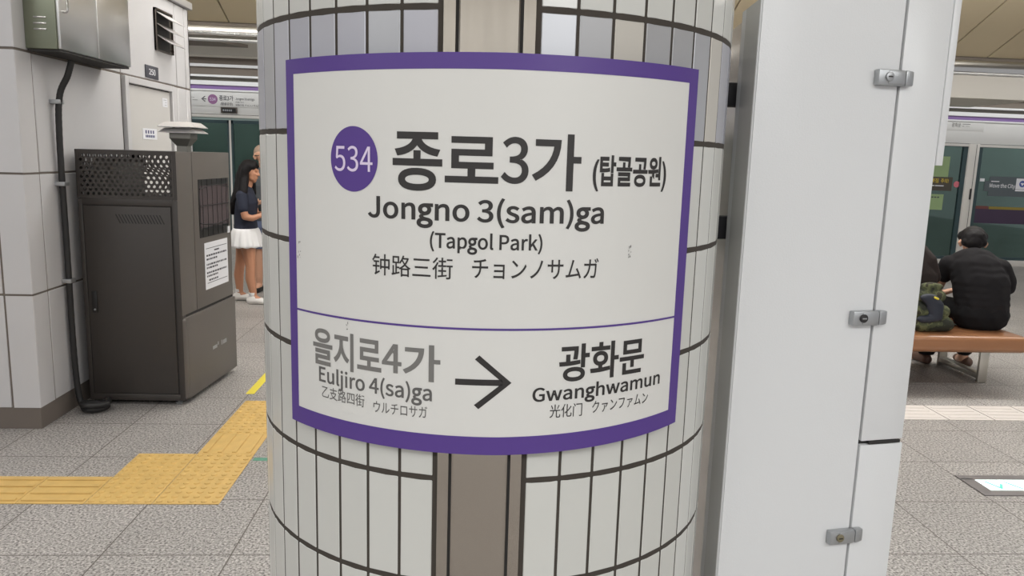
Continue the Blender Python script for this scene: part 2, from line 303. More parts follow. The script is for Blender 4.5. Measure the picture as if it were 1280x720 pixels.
# lettering: Latin outlines are kept here, the other scripts use Blender's own font
GL = json.loads(r'''{"(":[295,[[[129,-41,209,-172,226,-164],[242,-157,258,-150,183,-25],[147,123,147,272,147,420],[183,568,258,693,242,701],[226,708,209,716,129,585],[81,444,81,272,81,100]]]],")":[296,[[[70,-164,87,-172,167,-41],[215,100,215,272,215,444],[167,585,87,716,70,708],[53,701,37,693,112,568],[150,420,150,272,150,123],[112,-25,37,-150,53,-157]]]],"0":[486,[[[121,-11,243,-11,365,-11],[443,99,443,323,443,545],[365,653,243,653,121,653],[44,545,44,323,44,99]],[[316,53,243,53,171,53],[121,135,121,323,121,510],[171,590,243,590,316,590],[366,510,366,323,366,135]]]],"1":[486,[[[77,22,77,0,194,0],[312,0,429,0,429,22],[429,44,429,67,386,67],[343,67,300,67,300,258],[300,450,300,642,280,642],[259,642,239,642,204,621],[163,607,106,596,106,579],[106,562,106,545,144,545],[182,545,221,545,221,386],[221,226,221,67,173,67],[125,67,77,67,77,44]]]],"2":[486,[[[39,16,39,0,173,0],[308,0,442,0,442,23],[442,46,442,69,383,69],[324,69,264,69,232,69],[193,66,159,63,310,206],[411,336,411,465,411,579],[339,653,224,653,143,653],[87,616,35,559,50,544],[66,529,81,514,117,557],[162,588,214,588,294,588],[333,535,333,461,333,351],[240,223,39,47,39,32]]]],"3":[486,[[[130,-11,230,-11,345,-11],[437,57,437,172,437,260],[376,316,301,334,301,336],[301,337,301,339,369,362],[415,415,415,493,415,594],[336,653,228,653,154,653],[97,621,49,577,63,560],[78,543,92,526,129,563],[173,588,225,588,292,588],[334,548,334,487,334,418],[289,364,156,364,156,344],[156,323,156,303,305,303],[355,252,355,174,355,101],[302,55,225,55,152,55],[104,90,67,129,53,111],[39,94,25,77,67,31]]]],"4":[485,[[[298,59,298,0,323,0],[348,0,373,0,373,59],[373,118,373,177,401,177],[430,177,459,177,459,198],[459,219,459,241,430,241],[401,241,373,241,373,374],[373,508,373,642,343,642],[314,642,284,642,195,504],[107,367,18,229,18,212],[18,194,18,177,111,177],[204,177,298,177,298,118]],[[298,306,298,241,232,241],[166,241,101,241,149,314],[198,387,247,460,265,491],[283,523,298,554,300,554],[301,554,302,554,300,522],[298,469,298,438,298,372]]]],"5":[485,[[[129,-11,229,-11,337,-11],[439,68,439,208,439,350],[352,413,246,413,207,413],[179,404,150,388,155,450],[161,511,166,573,247,573],[327,573,408,573,408,596],[408,619,408,642,304,642],[200,642,96,642,89,542],[82,442,75,342,90,333],[104,324,118,315,155,340],[182,353,225,353,305,353],[358,298,358,207,358,113],[298,55,221,55,147,55],[100,89,64,126,50,109],[37,91,24,74,67,31]]]],"C":[558,[[[170,-11,330,-11,413,-11],[476,22,527,81,512,98],[497,115,482,132,441,87],[395,60,334,60,211,60],[134,161,134,323,134,483],[215,582,336,582,391,582],[433,558,467,522,482,539],[497,557,511,574,474,615],[413,653,335,653,172,653],[51,528,51,320,51,112]]]],"E":[516,[[[88,214,88,0,215,0],[341,0,467,0,467,23],[467,46,467,69,368,69],[268,69,169,69,169,147],[169,225,169,303,250,303],[331,303,412,303,412,326],[412,349,412,372,331,372],[250,372,169,372,169,439],[169,506,169,573,265,573],[362,573,458,573,458,596],[458,619,458,642,335,642],[212,642,88,642,88,428]]]],"G":[603,[[[172,-11,341,-11,426,-11],[497,20,538,63,538,153],[538,243,538,333,468,333],[398,333,327,333,327,310],[327,288,327,265,373,265],[418,265,464,265,464,209],[464,153,464,97,439,74],[394,60,348,60,211,60],[134,161,134,323,134,483],[218,582,348,582,411,582],[453,555,486,522,500,539],[515,557,530,574,493,613],[434,653,345,653,175,653],[51,528,51,320,51,112]]]],"J":[468,[[[126,-11,207,-11,333,-11],[384,77,384,188,384,339],[384,490,384,642,357,642],[330,642,303,642,303,493],[303,345,303,196,303,99],[269,60,200,60,153,60],[117,81,88,132,69,118],[50,104,31,90,68,24]]]],"M":[711,[[[88,214,88,0,113,0],[137,0,161,0,161,118],[161,237,161,355,161,411],[156,488,151,544,152,544],[153,544,154,544,171,496],[188,447,206,398,246,287],[287,176,327,65,345,65],[364,65,382,65,422,176],[462,287,502,398,520,447],[537,496,554,544,555,544],[556,544,558,544,553,488],[547,411,547,355,547,237],[547,118,547,0,572,0],[597,0,622,0,622,214],[622,428,622,642,590,642],[558,642,525,642,484,527],[444,413,403,298,388,255],[375,209,358,165,357,165],[356,165,355,165,339,209],[325,255,308,298,267,413],[226,527,186,642,153,642],[121,642,88,642,88,428]]]],"P":[555,[[[88,214,88,0,115,0],[142,0,169,0,169,85],[169,170,169,256,204,256],[240,256,275,256,416,256],[511,318,511,453,511,593],[415,642,271,642,210,642],[149,642,88,642,88,428]],[[201,321,169,321,169,406],[169,491,169,576,200,576],[230,576,261,576,374,576],[431,547,431,453,431,362],[377,321,264,321,233,321]]]],"T":[524,[[[221,191,221,0,249,0],[276,0,303,0,303,191],[303,382,303,573,368,573],[432,573,497,573,497,596],[497,619,497,642,341,642],[184,642,27,642,27,619],[27,596,27,573,92,573],[157,573,221,573,221,382]]]],"a":[492,[[[110,-11,190,-11,249,-11],[302,19,348,57,348,57],[349,57,350,57,352,38],[355,19,357,0,379,0],[401,0,423,0,423,97],[423,195,423,292,423,411],[375,488,258,488,181,488],[115,453,72,425,82,407],[92,389,102,370,140,396],[190,421,245,421,323,421],[343,362,343,301,141,278],[52,227,52,123,52,38]],[[258,53,213,53,165,53],[129,74,129,129,129,190],[183,229,343,248,343,204],[343,160,343,116,297,74]]]],"e":[484,[[[146,-11,273,-11,337,-11],[388,10,429,37,420,55],[410,72,401,90,365,67],[328,53,282,53,192,53],[130,117,124,219,231,219],[338,219,445,219,446,231],[448,247,448,264,448,400],[380,488,258,488,150,488],[46,392,46,237,46,81]],[[208,276,123,276,133,370],[193,424,260,424,334,424],[378,372,378,276,293,276]]]],"g":[441,[[[435,463,435,488,371,488],[307,488,244,488,119,488],[41,424,41,320,41,284],[49,253,66,228,84,202],[109,182,144,166,144,166],[144,165,144,164,99,153],[70,126,70,95,70,73],[85,53,117,33,36,12],[0,-30,0,-102,0,-188],[89,-250,214,-250,351,-250],[433,-191,433,-95,433,-33],[397,20,298,41,205,61],[157,77,157,104,157,162],[283,127,345,197,367,220],[388,266,388,306,388,348],[376,375,340,413,371,413],[403,413,435,413,435,438]],[[306,365,306,318,306,265],[268,227,217,227,161,227],[124,263,124,316,124,364],[165,404,216,404,264,404]],[[344,-40,344,-102,344,-147],[296,-173,216,-173,132,-173],[87,-147,87,-98,87,-54],[130,-24,192,-24,249,-24]]]],"h":[531,[[[81,232,81,0,107,0],[134,0,161,0,161,115],[161,230,161,345,208,393],[242,418,291,418,354,418],[381,380,381,291,381,194],[381,97,381,0,407,0],[434,0,460,0,460,100],[460,201,460,301,460,422],[415,488,315,488,250,488],[201,452,158,408,159,441],[160,473,161,506,161,570],[161,633,161,697,134,697],[107,697,81,697,81,465]]]],"i":[241,[[[81,158,81,0,107,0],[134,0,161,0,161,158],[161,317,161,475,134,475],[107,475,81,475,81,317]],[[89,573,121,573,152,573],[174,594,174,627,174,657],[152,678,121,678,89,678],[68,657,68,627,68,594]]]],"j":[241,[[[3,-212,31,-212,125,-212],[161,-151,161,-54,161,122],[161,299,161,475,135,475],[108,475,81,475,81,299],[81,122,81,-54,81,-112],[70,-148,23,-148,6,-148],[-11,-144,-23,-139,-28,-159],[-33,-179,-39,-200,-22,-207]],[[89,573,121,573,151,573],[174,594,174,627,174,657],[151,678,121,678,89,678],[67,657,67,627,67,594]]]],"k":[483,[[[81,232,81,0,107,0],[133,0,159,0,159,42],[159,83,159,125,189,160],[219,195,249,229,295,153],[341,76,388,0,417,0],[446,0,474,0,415,95],[355,189,295,284,348,348],[401,411,453,475,424,475],[394,475,364,475,297,392],[230,308,163,225,162,225],[160,225,159,225,159,382],[159,540,159,697,133,697],[107,697,81,697,81,465]]]],"l":[248,[[[105,-11,165,-11,186,-11],[200,-8,211,-4,207,16],[203,36,200,57,191,55],[187,55,183,55,171,55],[161,65,161,89,161,292],[161,494,161,697,134,697],[107,697,81,697,81,496],[81,295,81,95,81,27]]]],"m":[810,[[[81,158,81,0,107,0],[134,0,161,0,161,115],[161,230,161,345,204,394],[244,418,280,418,341,418],[369,380,369,291,369,194],[369,97,369,0,395,0],[422,0,448,0,448,115],[448,230,448,345,493,394],[531,418,568,418,629,418],[657,380,657,291,657,194],[657,97,657,0,683,0],[710,0,736,0,736,100],[736,201,736,301,736,422],[690,488,593,488,534,488],[485,450,435,397,416,453],[377,488,304,488,247,488],[198,452,156,406,155,406],[155,406,154,406,151,429],[149,452,146,475,124,475],[102,475,81,475,81,317]]]],"n":[533,[[[81,158,81,0,107,0],[134,0,161,0,161,115],[161,230,161,345,208,393],[242,418,291,418,354,418],[381,380,381,291,381,194],[381,97,381,0,407,0],[434,0,460,0,460,100],[460,201,460,301,460,422],[415,488,315,488,250,488],[200,452,156,406,155,406],[155,406,154,406,151,429],[149,452,146,475,124,475],[102,475,81,475,81,317]]]],"o":[530,[[[149,-11,265,-11,382,-11],[485,80,485,237,485,396],[382,488,265,488,149,488],[46,396,46,237,46,80]],[[348,55,265,55,183,55],[128,128,128,237,128,347],[183,420,265,420,348,420],[404,347,404,237,404,128]]]],"p":[542,[[[81,25,81,-200,107,-200],[134,-200,161,-200,161,-147],[161,-93,161,-39,160,-12],[159,16,158,44,201,8],[247,-11,290,-11,398,-11],[496,82,496,245,496,392],[430,488,307,488,252,488],[199,456,156,420,155,420],[155,420,154,420,151,439],[149,457,146,475,124,475],[102,475,81,475,81,250]],[[355,56,277,56,245,56],[203,68,161,105,161,188],[161,272,161,355,207,397],[248,420,287,420,378,420],[413,350,413,244,413,127]]]],"r":[339,[[[81,158,81,0,107,0],[134,0,161,0,161,102],[161,204,161,305,193,386],[241,416,280,416,300,416],[311,413,327,408,331,431],[336,454,341,477,327,485],[312,488,291,488,238,488],[189,449,156,389,155,389],[155,389,154,389,151,418],[149,446,146,475,124,475],[102,475,81,475,81,317]]]],"s":[410,[[[137,-11,205,-11,317,-11],[377,53,377,130,377,220],[302,248,233,274,179,294],[130,312,130,356,130,394],[158,425,219,425,261,425],[294,407,327,383,339,400],[352,417,365,433,329,463],[277,488,218,488,114,488],[54,428,54,353,54,271],[126,240,193,215,245,196],[301,173,301,125,301,84],[270,51,207,51,151,51],[109,74,67,108,54,90],[41,72,28,54,73,17]]]],"t":[330,[[[129,-11,229,-11,259,-11],[291,-3,318,6,312,26],[307,46,302,67,286,60],[265,53,248,53,193,53],[174,87,174,144,174,233],[174,322,174,411,217,411],[261,411,304,411,304,432],[304,454,304,475,261,475],[217,475,174,475,174,520],[174,565,174,609,152,609],[130,609,108,609,105,565],[102,520,99,475,74,474],[49,472,24,471,24,451],[24,431,24,411,47,411],[71,411,95,411,95,323],[95,235,95,147,95,52]]]],"u":[531,[[[119,-11,220,-11,284,-11],[332,23,376,74,377,74],[378,74,379,74,381,50],[383,25,385,0,407,0],[430,0,452,0,452,158],[452,317,452,475,425,475],[399,475,372,475,372,363],[372,251,372,138,327,82],[292,58,243,58,180,58],[154,95,154,184,154,281],[154,378,154,475,127,475],[100,475,74,475,74,375],[74,275,74,174,74,53]]]],"v":[456,[[[126,158,183,0,214,0],[245,0,277,0,333,158],[389,317,445,475,418,475],[392,475,366,475,336,385],[306,295,276,205,262,158],[246,110,232,65,231,65],[229,65,228,65,214,110],[199,158,184,205,154,295],[124,385,95,475,67,475],[39,475,11,475,69,317]]]],"w":[702,[[[112,158,156,0,187,0],[218,0,249,0,271,85],[294,170,316,255,328,300],[338,345,348,393,350,393],[351,393,353,393,364,345],[373,301,385,256,408,171],[431,85,453,0,486,0],[518,0,551,0,593,158],[636,317,679,475,654,475],[628,475,602,475,579,384],[556,292,533,200,523,155],[514,112,504,68,503,68],[501,68,500,68,488,112],[478,155,467,200,442,292],[417,384,392,475,366,475],[340,475,314,475,289,384],[265,292,240,200,228,155],[218,112,208,68,207,68],[205,68,204,68,194,112],[186,155,176,200,152,292],[129,384,105,475,78,475],[51,475,24,475,68,317]]]],"y":[456,[[[67,-205,88,-205,183,-205],[233,-133,266,-40,326,132],[385,303,445,475,419,475],[393,475,367,475,338,387],[310,300,281,212,269,169],[255,121,242,77,241,77],[240,77,238,77,221,122],[206,170,191,212,159,300],[127,387,95,475,67,475],[39,475,11,475,75,317],[139,158,202,-1,199,-13],[195,-25,192,-37,172,-95],[138,-139,85,-139,72,-139],[58,-135,48,-131,43,-153],[38,-174,32,-195,47,-201]]]]}''')
def curve_mesh(cd):
    cd.dimensions = '2D'; cd.fill_mode = 'BOTH'; cd.resolution_u = 6
    o = bpy.data.objects.new('tmp', cd); C.objects.link(o)
    me = bpy.data.meshes.new_from_object(o.evaluated_get(bpy.context.evaluated_depsgraph_get()))
    bpy.data.objects.remove(o); bpy.data.curves.remove(cd)
    return me
def outline(pts):                                 # one closed outline, its curves cut into short straights
    out = []
    for p, q in zip(pts, pts[1:] + pts[:1]):
        a, b, c, d = Vector(p[2:4]), Vector(p[4:6]), Vector(q[0:2]), Vector(q[2:4])
        straight = abs((b - a).cross(d - a)) < 8 * (d - a).length and abs((c - a).cross(d - a)) < 8 * (d - a).length
        for i in range(1 if straight else 7):
            t = i / 7; out.append(((1 - t) ** 3 * a + 3 * t * (1 - t) ** 2 * b + 3 * t * t * (1 - t) * c + t ** 3 * d) / 1000)
    return [v for i, v in enumerate(out) if (v - out[i - 1]).length > 1e-4]
def thicken(q, d):
    if not d: return q
    out = []
    for i, v in enumerate(q):
        a, b = (v - q[i - 1]).normalized(), (q[(i + 1) % len(q)] - v).normalized()
        n1, n2 = Vector((a.y, -a.x)), Vector((b.y, -b.x)); m = n1 + n2
        m = m / max(m.dot(n1), .6) if m.length > 1e-3 else n1
        out.append(v + m * d)
    return out
def text_bm(s, bold=0, latin=False, spacing=1.0):
    if latin:
        cd = bpy.data.curves.new('t', 'CURVE'); cd.dimensions = '2D'; x = 0
        for ch in s:
            if ch == ' ': x += 180; continue
            adv, sp = GL[ch]
            polys = [outline(pts) for pts in sp]
            area = lambda q: sum(a.x * b.y - b.x * a.y for a, b in zip(q, q[1:] + q[:1])) / 2
            sg = math.copysign(1, max((area(q) for q in polys), key=abs))
            for q in polys:
                q = thicken(q, bold * sg); k = cd.splines.new('POLY'); k.points.add(len(q) - 1); k.use_cyclic_u = True
                for pt, v in zip(k.points, q): pt.co = (v.x + x / 1000, v.y, 0, 1)
            x += adv * spacing
        bold = 0
    else:
        fd = bpy.data.curves.new('t', 'FONT'); fd.body = s; fd.space_character = spacing
        fo = bpy.data.objects.new('t', fd); C.objects.link(fo)
        for ob in bpy.context.selected_objects: ob.select_set(False)
        fo.select_set(True); bpy.context.view_layer.objects.active = fo
        bpy.ops.object.convert(target='CURVE')
        fo = bpy.context.view_layer.objects.active; fd = fo.data
        polys = [outline([[v * 1000 for h in (b.handle_left, b.co, b.handle_right) for v in h[:2]] for b in k.bezier_points]) for k in fd.splines]
        bpy.data.objects.remove(fo); bpy.data.curves.remove(fd)
        area = lambda q: sum(a.x * b.y - b.x * a.y for a, b in zip(q, q[1:] + q[:1])) / 2
        sg = math.copysign(1, max((area(q) for q in polys), key=abs))
        cd = bpy.data.curves.new('t', 'CURVE'); cd.dimensions = '2D'
        for q in polys:
            q = thicken(q, bold * sg); k = cd.splines.new('POLY'); k.points.add(len(q) - 1); k.use_cyclic_u = True
            for pt, v in zip(k.points, q): pt.co = (v.x, v.y, 0, 1)
        bold = 0
    me = curve_mesh(cd); bm = bmesh.new(); bm.from_mesh(me); bpy.data.meshes.remove(me)
    bmesh.ops.remove_doubles(bm, verts=bm.verts[:], dist=1e-5)
    return bm
def fit(bm, u0, u1, v0, v1):
    xs = [v.co.x for v in bm.verts]; ys = [v.co.y for v in bm.verts]
    a, b, c, d = min(xs), max(xs), min(ys), max(ys)
    for v in bm.verts: v.co = Vector((u0 + (v.co.x - a) / (b - a) * (u1 - u0), v0 + (v.co.y - c) / (d - c) * (v1 - v0), 0))
def lettering(s, u0, u1, v0, v1, fn, m, parent, name='lettering', bold=0, latin=False, cut=0, spacing=1.0, rise=0):
    bm = text_bm(s, bold, latin, spacing); fit(bm, u0, u1, v0, v1)
    for v in bm.verts: v.co.y += rise * (v.co.x - (u0 + u1) / 2)
    if cut:
        x = math.floor(u0 / cut) * cut
        while x < u1:
            bmesh.ops.bisect_plane(bm, geom=bm.verts[:] + bm.edges[:] + bm.faces[:], plane_co=(x, 0, 0), plane_no=(1, 0, 0)); x += cut
    for v in bm.verts: v.co = fn(v.co.x, v.co.y)
    me = bpy.data.meshes.new(name); bm.to_mesh(me); bm.free()
    return link(name, me, m, parent)
def flat_fn(o, u, n, off=.001):                  # writing on a flat face: origin, direction of writing, face normal
    o, u, n = Vector(o), Vector(u), Vector(n)
    return lambda a, b: o + u * a + Vector((0, 0, 1)) * b + n * off
def quads(rects, fn, m, parent, name='lettering'):
    bm = BM()
    for u0, u1, v0, v1 in rects:
        k = max(1, int(abs(u1 - u0) / .01)) if fn.__name__ == 'curved' else 1
        for i in range(k):
            a = u0 + (u1 - u0) * i / k; b = u0 + (u1 - u0) * (i + 1) / k
            bm.faces.new([bm.verts.new(fn(*p)) for p in ((a, v0), (b, v0), (b, v1), (a, v1))])
    bmesh.ops.remove_doubles(bm, verts=bm.verts[:], dist=1e-6)
    me = bpy.data.meshes.new(name); bm.to_mesh(me); bm.free()
    return link(name, me, m, parent)
def shell_plate(bm, rects_uv, fn0, fn1):          # thin plate between two offset surfaces
    for u0, u1, v0, v1 in rects_uv:
        k = max(1, int((u1 - u0) / .01))
        A = [[bm.verts.new(f(u0 + (u1 - u0) * i / k, v)) for i in range(k + 1)] for f in (fn0, fn1) for v in (v0, v1)]
        a0, a1, b0, b1 = A
        for i in range(k):
            for q in ((a0[i], a0[i + 1], a1[i + 1], a1[i]), (b0[i], b1[i], b1[i + 1], b0[i + 1]), (a0[i], b0[i], b0[i + 1], a0[i + 1]), (a1[i], a1[i + 1], b1[i + 1], b1[i])): bm.faces.new(q)
        bm.faces.new((a0[0], a1[0], b1[0], b0[0])); bm.faces.new((a0[k], b0[k], b1[k], a1[k]))

# ------------------------------------------------------------------ floor, ceiling, walls
bm = BM(); box(bm, -14, 16, -8, 12.66, -.2, 0); struct(fin(bm, 'floor', M['granite']))
TILT = .0069
def tilted(o):                                    # the far side of the station hangs a touch out of level
    o.location = (2.4, 0, 0); o.rotation_euler.y = TILT; return o
XO = 2.4
# sloping tan ceiling in long panels, flat further back
bm = BM()
xs = [5.65 + .5605 * k for k in range(-36, 20)]
def slope_z(y): return 2.985 + .424 * (9.3 - y)
for a, b in zip(xs, xs[1:]):
    a += .009 - XO; b -= .009 + XO
    p = [(9.32, slope_z(9.32)), (7.5, slope_z(7.5))]
    lo = [(bm.verts.new((a, y, z)), bm.verts.new((b, y, z))) for y, z in p]; hi = [(bm.verts.new((a, y, z + .03)), bm.verts.new((b, y, z + .03))) for y, z in p]
    bm.faces.new((lo[0][0], lo[0][1], lo[1][1], lo[1][0])); bm.faces.new((hi[0][0], hi[1][0], hi[1][1], hi[0][1]))
    bm.faces.new((lo[0][0], lo[1][0], hi[1][0], hi[0][0])); bm.faces.new((lo[0][1], hi[0][1], hi[1][1], lo[1][1]))
ceil = struct(tilted(fin(bm, 'ceiling', M['ceiling_tan'], None, None)))
bm = BM()
p = [(9.32, slope_z(9.32) + .035), (7.5, slope_z(7.5) + .035), (-8, slope_z(7.5) + .035)]
for i in range(2):
    q = [(-16.5, *p[i]), (13.5, *p[i]), (13.5, *p[i + 1]), (-16.5, *p[i + 1])]
    bm.faces.new([bm.verts.new(v) for v in q]); bm.faces.new([bm.verts.new((x, y, z + .1)) for x, y, z in q][::-1])
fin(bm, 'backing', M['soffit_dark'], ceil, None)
bm = BM(); box(bm, -16.5, 13.5, -8, 7.5, slope_z(7.5), slope_z(7.5) + .03); struct(tilted(fin(bm, 'ceiling_main', M['soffit'], None, None)))
bm = BM(); box(bm, -14, 14, -8.1, -8, 2.5, 3.85); struct(fin(bm, 'rear_reflector', M['header'], None, None))  # added unseen band, a bright reflection for the steel strip and beam
# polished beam along the ceiling edge
bm = BM(); box(bm, -16, 13.5, 9.3, 9.42, 2.79, 2.935, .008)
struct(tilted(fin(bm, 'trim_1', M['mirror'])))
bm = BM(); box(bm, -16, 13.5, 9.34, 9.42, 2.93, 3.0); struct(tilted(fin(bm, 'trim_2', M['soffit_dark'])))
bm = BM(); box(bm, -16, 13.5, 9.29, 9.44, 2.775, 2.79); struct(tilted(fin(bm, 'trim_3', M['header_trim'])))
# soffit behind the beam
bm = BM(); box(bm, -16, 13.5, 9.42, 11.95, 2.9, 2.96); box(bm, -16, 13.5, 11.93, 11.97, 2.87, 3.3)
struct(tilted(fin(bm, 'ceiling_soffit', M['soffit'])))
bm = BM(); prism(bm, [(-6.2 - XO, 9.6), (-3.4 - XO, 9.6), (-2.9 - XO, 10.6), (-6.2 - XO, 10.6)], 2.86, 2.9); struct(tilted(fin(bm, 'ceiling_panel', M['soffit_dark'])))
bm = BM()
v0 = [(6.0, 10.6, 2.76), (8.45, 10.6, 2.76), (7.9, 10.6, 2.64), (6.0, 10.6, 2.64)]
lo = [bm.verts.new((x - XO, 10.2, z + .12)) for x, y, z in [(6.0, 0, 2.78), (8.1, 0, 2.78), (7.55, 0, 2.46), (6.0, 0, 2.46)]]
hi = [bm.verts.new((x - XO, 11.6, z + .12)) for x, y, z in [(6.0, 0, 2.78), (8.1, 0, 2.78), (7.55, 0, 2.46), (6.0, 0, 2.46)]]
bm.faces.new(lo); bm.faces.new(hi[::-1])
for i in range(4): bm.faces.new((lo[i], hi[i], hi[(i + 1) % 4], lo[(i + 1) % 4]))
struct(tilted(fin(bm, 'ceiling_bulkhead', M['soffit'], None, None)))
bm = BM(); box(bm, -16, 13.5, 11.97, 13, 3.06, 3.12); struct(tilted(fin(bm, 'ceiling_recess', M['soffit_dark'])))

# platform screen wall along the track
YW = 12.65
bm = BM(); box(bm, -16, 13.5, YW, YW + .25, 2.085, 2.455, .004); wall_far = struct(tilted(fin(bm, 'wall_far', M['header'])))
for nm, z0, z1, dy, m in [('purple_stripe', 2.465, 2.525, -.01, 'purple_band'), ('stripe_edge', 2.44, 2.463, -.016, 'header_trim'), ('header_cap', 2.527, 2.59, -.03, 'header_trim'),
                          ('header_recess', 2.59, 2.65, .04, 'header_dark'), ('header_rail', 2.65, 2.68, -.03, 'header_trim'),
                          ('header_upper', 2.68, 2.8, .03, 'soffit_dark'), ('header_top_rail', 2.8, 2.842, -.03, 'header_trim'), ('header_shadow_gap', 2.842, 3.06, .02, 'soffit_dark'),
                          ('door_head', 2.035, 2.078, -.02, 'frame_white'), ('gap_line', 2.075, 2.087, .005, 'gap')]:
    bm = BM(); box(bm, -16, 13.5, YW + dy, YW + .25, z0, z1); fin(bm, nm, M[m], wall_far)
bm = BM(); box(bm, -16, 13.5, YW - .02, YW + .16, 0, .1, .004); struct(fin(bm, 'baseboard_far', M['frame_white']))
bm = BM(); box(bm, -16, 16, 14.4, 14.5, -1, 4); struct(fin(bm, 'wall_tunnel', M['tunnel']))
bm = BM(); box(bm, -16, 16, 12.8, 14.5, -1, -.9); struct(fin(bm, 'floor_track', M['soffit_dark']))
# glazed bays: (x0, x1, left post width, right post width)
bays = [(-8.2, -6.1), (-6.05, -3.765), (-3.735, -1.55), (-1.4, .7), (.85, 2.9), (3.05, 5.1), (5.25, 6.6), (6.7, 8.33), (8.51, 10.6), (10.75, 12.8)]
for i, (a, b) in enumerate(bays):
    o = struct(empty('window_%d' % (i + 1), ((a + b) / 2, YW, .1))); hw = (b - a) / 2; H = 1.94
    bm = BM()
    e = .075 if i in (7, 8) else .03
    box(bm, -hw, -hw + e, 0, .05, 0, H); box(bm, hw - e, hw, 0, .05, 0, H); box(bm, -hw, hw, 0, .05, 0, .05); box(bm, -hw, hw, 0, .05, H - .05, H)
    fin(bm, 'window_frame', M['frame_teal'], o)
    bm = BM(); box(bm, -hw + e, hw - e, .02, .03, .05, H - .05); fin(bm, 'glass_pane', M['glass'], o, None)
bm = BM()
for (a, b), (c, d) in zip(bays, bays[1:]):
    if c - b > .12: box(bm, b, c, YW - .03, YW + .12, .1, 2.04, .006)
    elif c - b > .06: box(bm, b, c, YW, YW + .08, .1, 2.04)
    else: box(bm, b, c, YW + .0, YW + .06, .1, 2.04)
o = struct(fin(bm, 'window_posts', M['frame_white']))
bm = BM(); box(bm, 8.452, 8.458, YW - .033, YW - .028, .12, 2.03); fin(bm, 'post_seam', M['gap'], o)
bm = BM(); box(bm, 8.425, 8.455, YW - .045, YW - .03, 1.12, 1.3, .004); fin(bm, 'door_pull', M['latch_dark'], o)

# left service room: panelled block
XL, YL, YE = -2.38, 4.33, 6.95
bm = BM(); box(bm, -7, XL - .004, YL + .004, YE - .004, 0, 2.74)
wall_left = struct(fin(bm, 'wall_left', M['joint']))
rows = [(.125, .765), (.777, 1.428), (1.44, 2.078), (2.092, 2.735)]
bm = BM(); g = .006
for z0, z1 in rows:
    prism(bm, [(-2.525, YL), (XL - .004, YL), (XL, YL + .004), (XL, 4.485), (XL - .02, 4.485), (XL - .02, YL + .02), (-2.525, YL + .02)], z0, z1)
    for x0, x1 in [(-3.3, -2.537), (-4.1, -3.312), (-4.9, -4.112), (-7, -4.912)]: box(bm, x0, x1, YL, YL + .02, z0, z1, .003, 1)
for z0, z1 in [(.125, 2.078)]:
    for y0, y1 in [(4.497, 5.585)]: box(bm, XL - .02, XL, y0, y1, z0, .765, .003, 1); box(bm, XL - .02, XL, y0, y1, .777, 1.428, .003, 1); box(bm, XL - .02, XL, y0, y1, 1.44, z1, .003, 1)
    box(bm, XL - .02, XL, 6.5, 6.63, z0, z1, .003, 1); box(bm, XL - .02, XL, 6.642, 6.84, z0, z1, .003, 1); box(bm, XL - .02, XL, 6.852, YE, z0, z1, .003, 1)
for y0, y1 in [(4.497, 5.585), (5.597, 6.63), (6.642, 6.84), (6.852, YE)]: box(bm, XL - .02, XL, y0, y1, 2.092, 2.735, .003, 1)
for z0, z1 in rows: box(bm, -4.5, XL, YE - .02, YE, z0, z1, .003, 1)
fin(bm, 'cladding_panels', M['panel'], wall_left)
bm = BM(); box(bm, -7, XL + .03, YL - .03, YE + .03, 2.742, 2.80, .006); struct(fin(bm, 'trim_4', M['vent_steel']))
bm = BM(); box(bm, -7, XL - .006, YL + .006, YL + .02, 0, .123); box(bm, XL - .02, XL - .006, YL + .006, YE, 0, .123); struct(fin(bm, 'baseboard_left', M['base_dark']))
# the door of the service room
dr = struct(empty('door_1', (XL, 6.05, 0)))
bm = BM(); box(bm, -.003, .03, -.455, -.4, 0, 2.075, .003, 1); box(bm, -.003, .03, .4, .45, 0, 2.075, .003, 1); box(bm, -.003, .03, -.4, .4, 2.03, 2.075, .003, 1); fin(bm, 'door_frame', M['panel'], dr)
bm = BM(); box(bm, -.003, .006, -.394, .394, .01, 2.024, .002, 1); fin(bm, 'door_leaf', M['door_paint'], dr)
bm = BM(); box(bm, -.003, .001, -.4, .4, 0, 2.03)
fin(bm, 'door_gap', M['gap'], dr)

# ------------------------------------------------------------------ the column
CX, CY, R = .057, 1.766, .5
bm = BM(); lathe(bm, [(R - .0003, 0), (R - .0003, 3.78)], CX, CY, 96)
column = struct(fin(bm, 'column', M['grout'], None, 60), 'round column clad in white upright tiles carrying the big station sign', 'column')
def pol(r, a, z): return Vector((CX + r * math.sin(a), CY - r * math.cos(a), z))
A0 = math.radians(3.5)
TR_, TL_ = .1658 - A0, -.1515 - A0
# strip between TL_ and TR_, tiles all the way round the rest
NT = 47; pitch = (2 * math.pi - (.1658 + .1515)) / NT
ROW0, RP = 1.8305, .1966
bt, bmm = BM(), BM()
half_v, half_h = .0029, .0046
for k in range(-10, 10):
    z0 = ROW0 + k * RP + half_h; z1 = ROW0 + (k + 1) * RP - half_h
    if z1 < .15: continue
    z0 = max(z0, .12)
    for t in range(NT):
        a = TR_ + t * pitch; b = a + pitch; c = (a + b) / 2; hw = R * math.tan(pitch / 2) - half_v
        M4 = Matrix.Translation(pol(R, c, (z0 + z1) / 2)) @ Matrix.Rotation(c, 4, 'Z')
        box(bmm if k == -1 else bt, -hw, hw, 0, .007, -(z1 - z0) / 2, (z1 - z0) / 2, .0012, 1, M4)
fin(bt, 'tile_cladding', M['tile'], column, 30); fin(bmm, 'silver_tile_band', M['tile_metal'], column, 30)
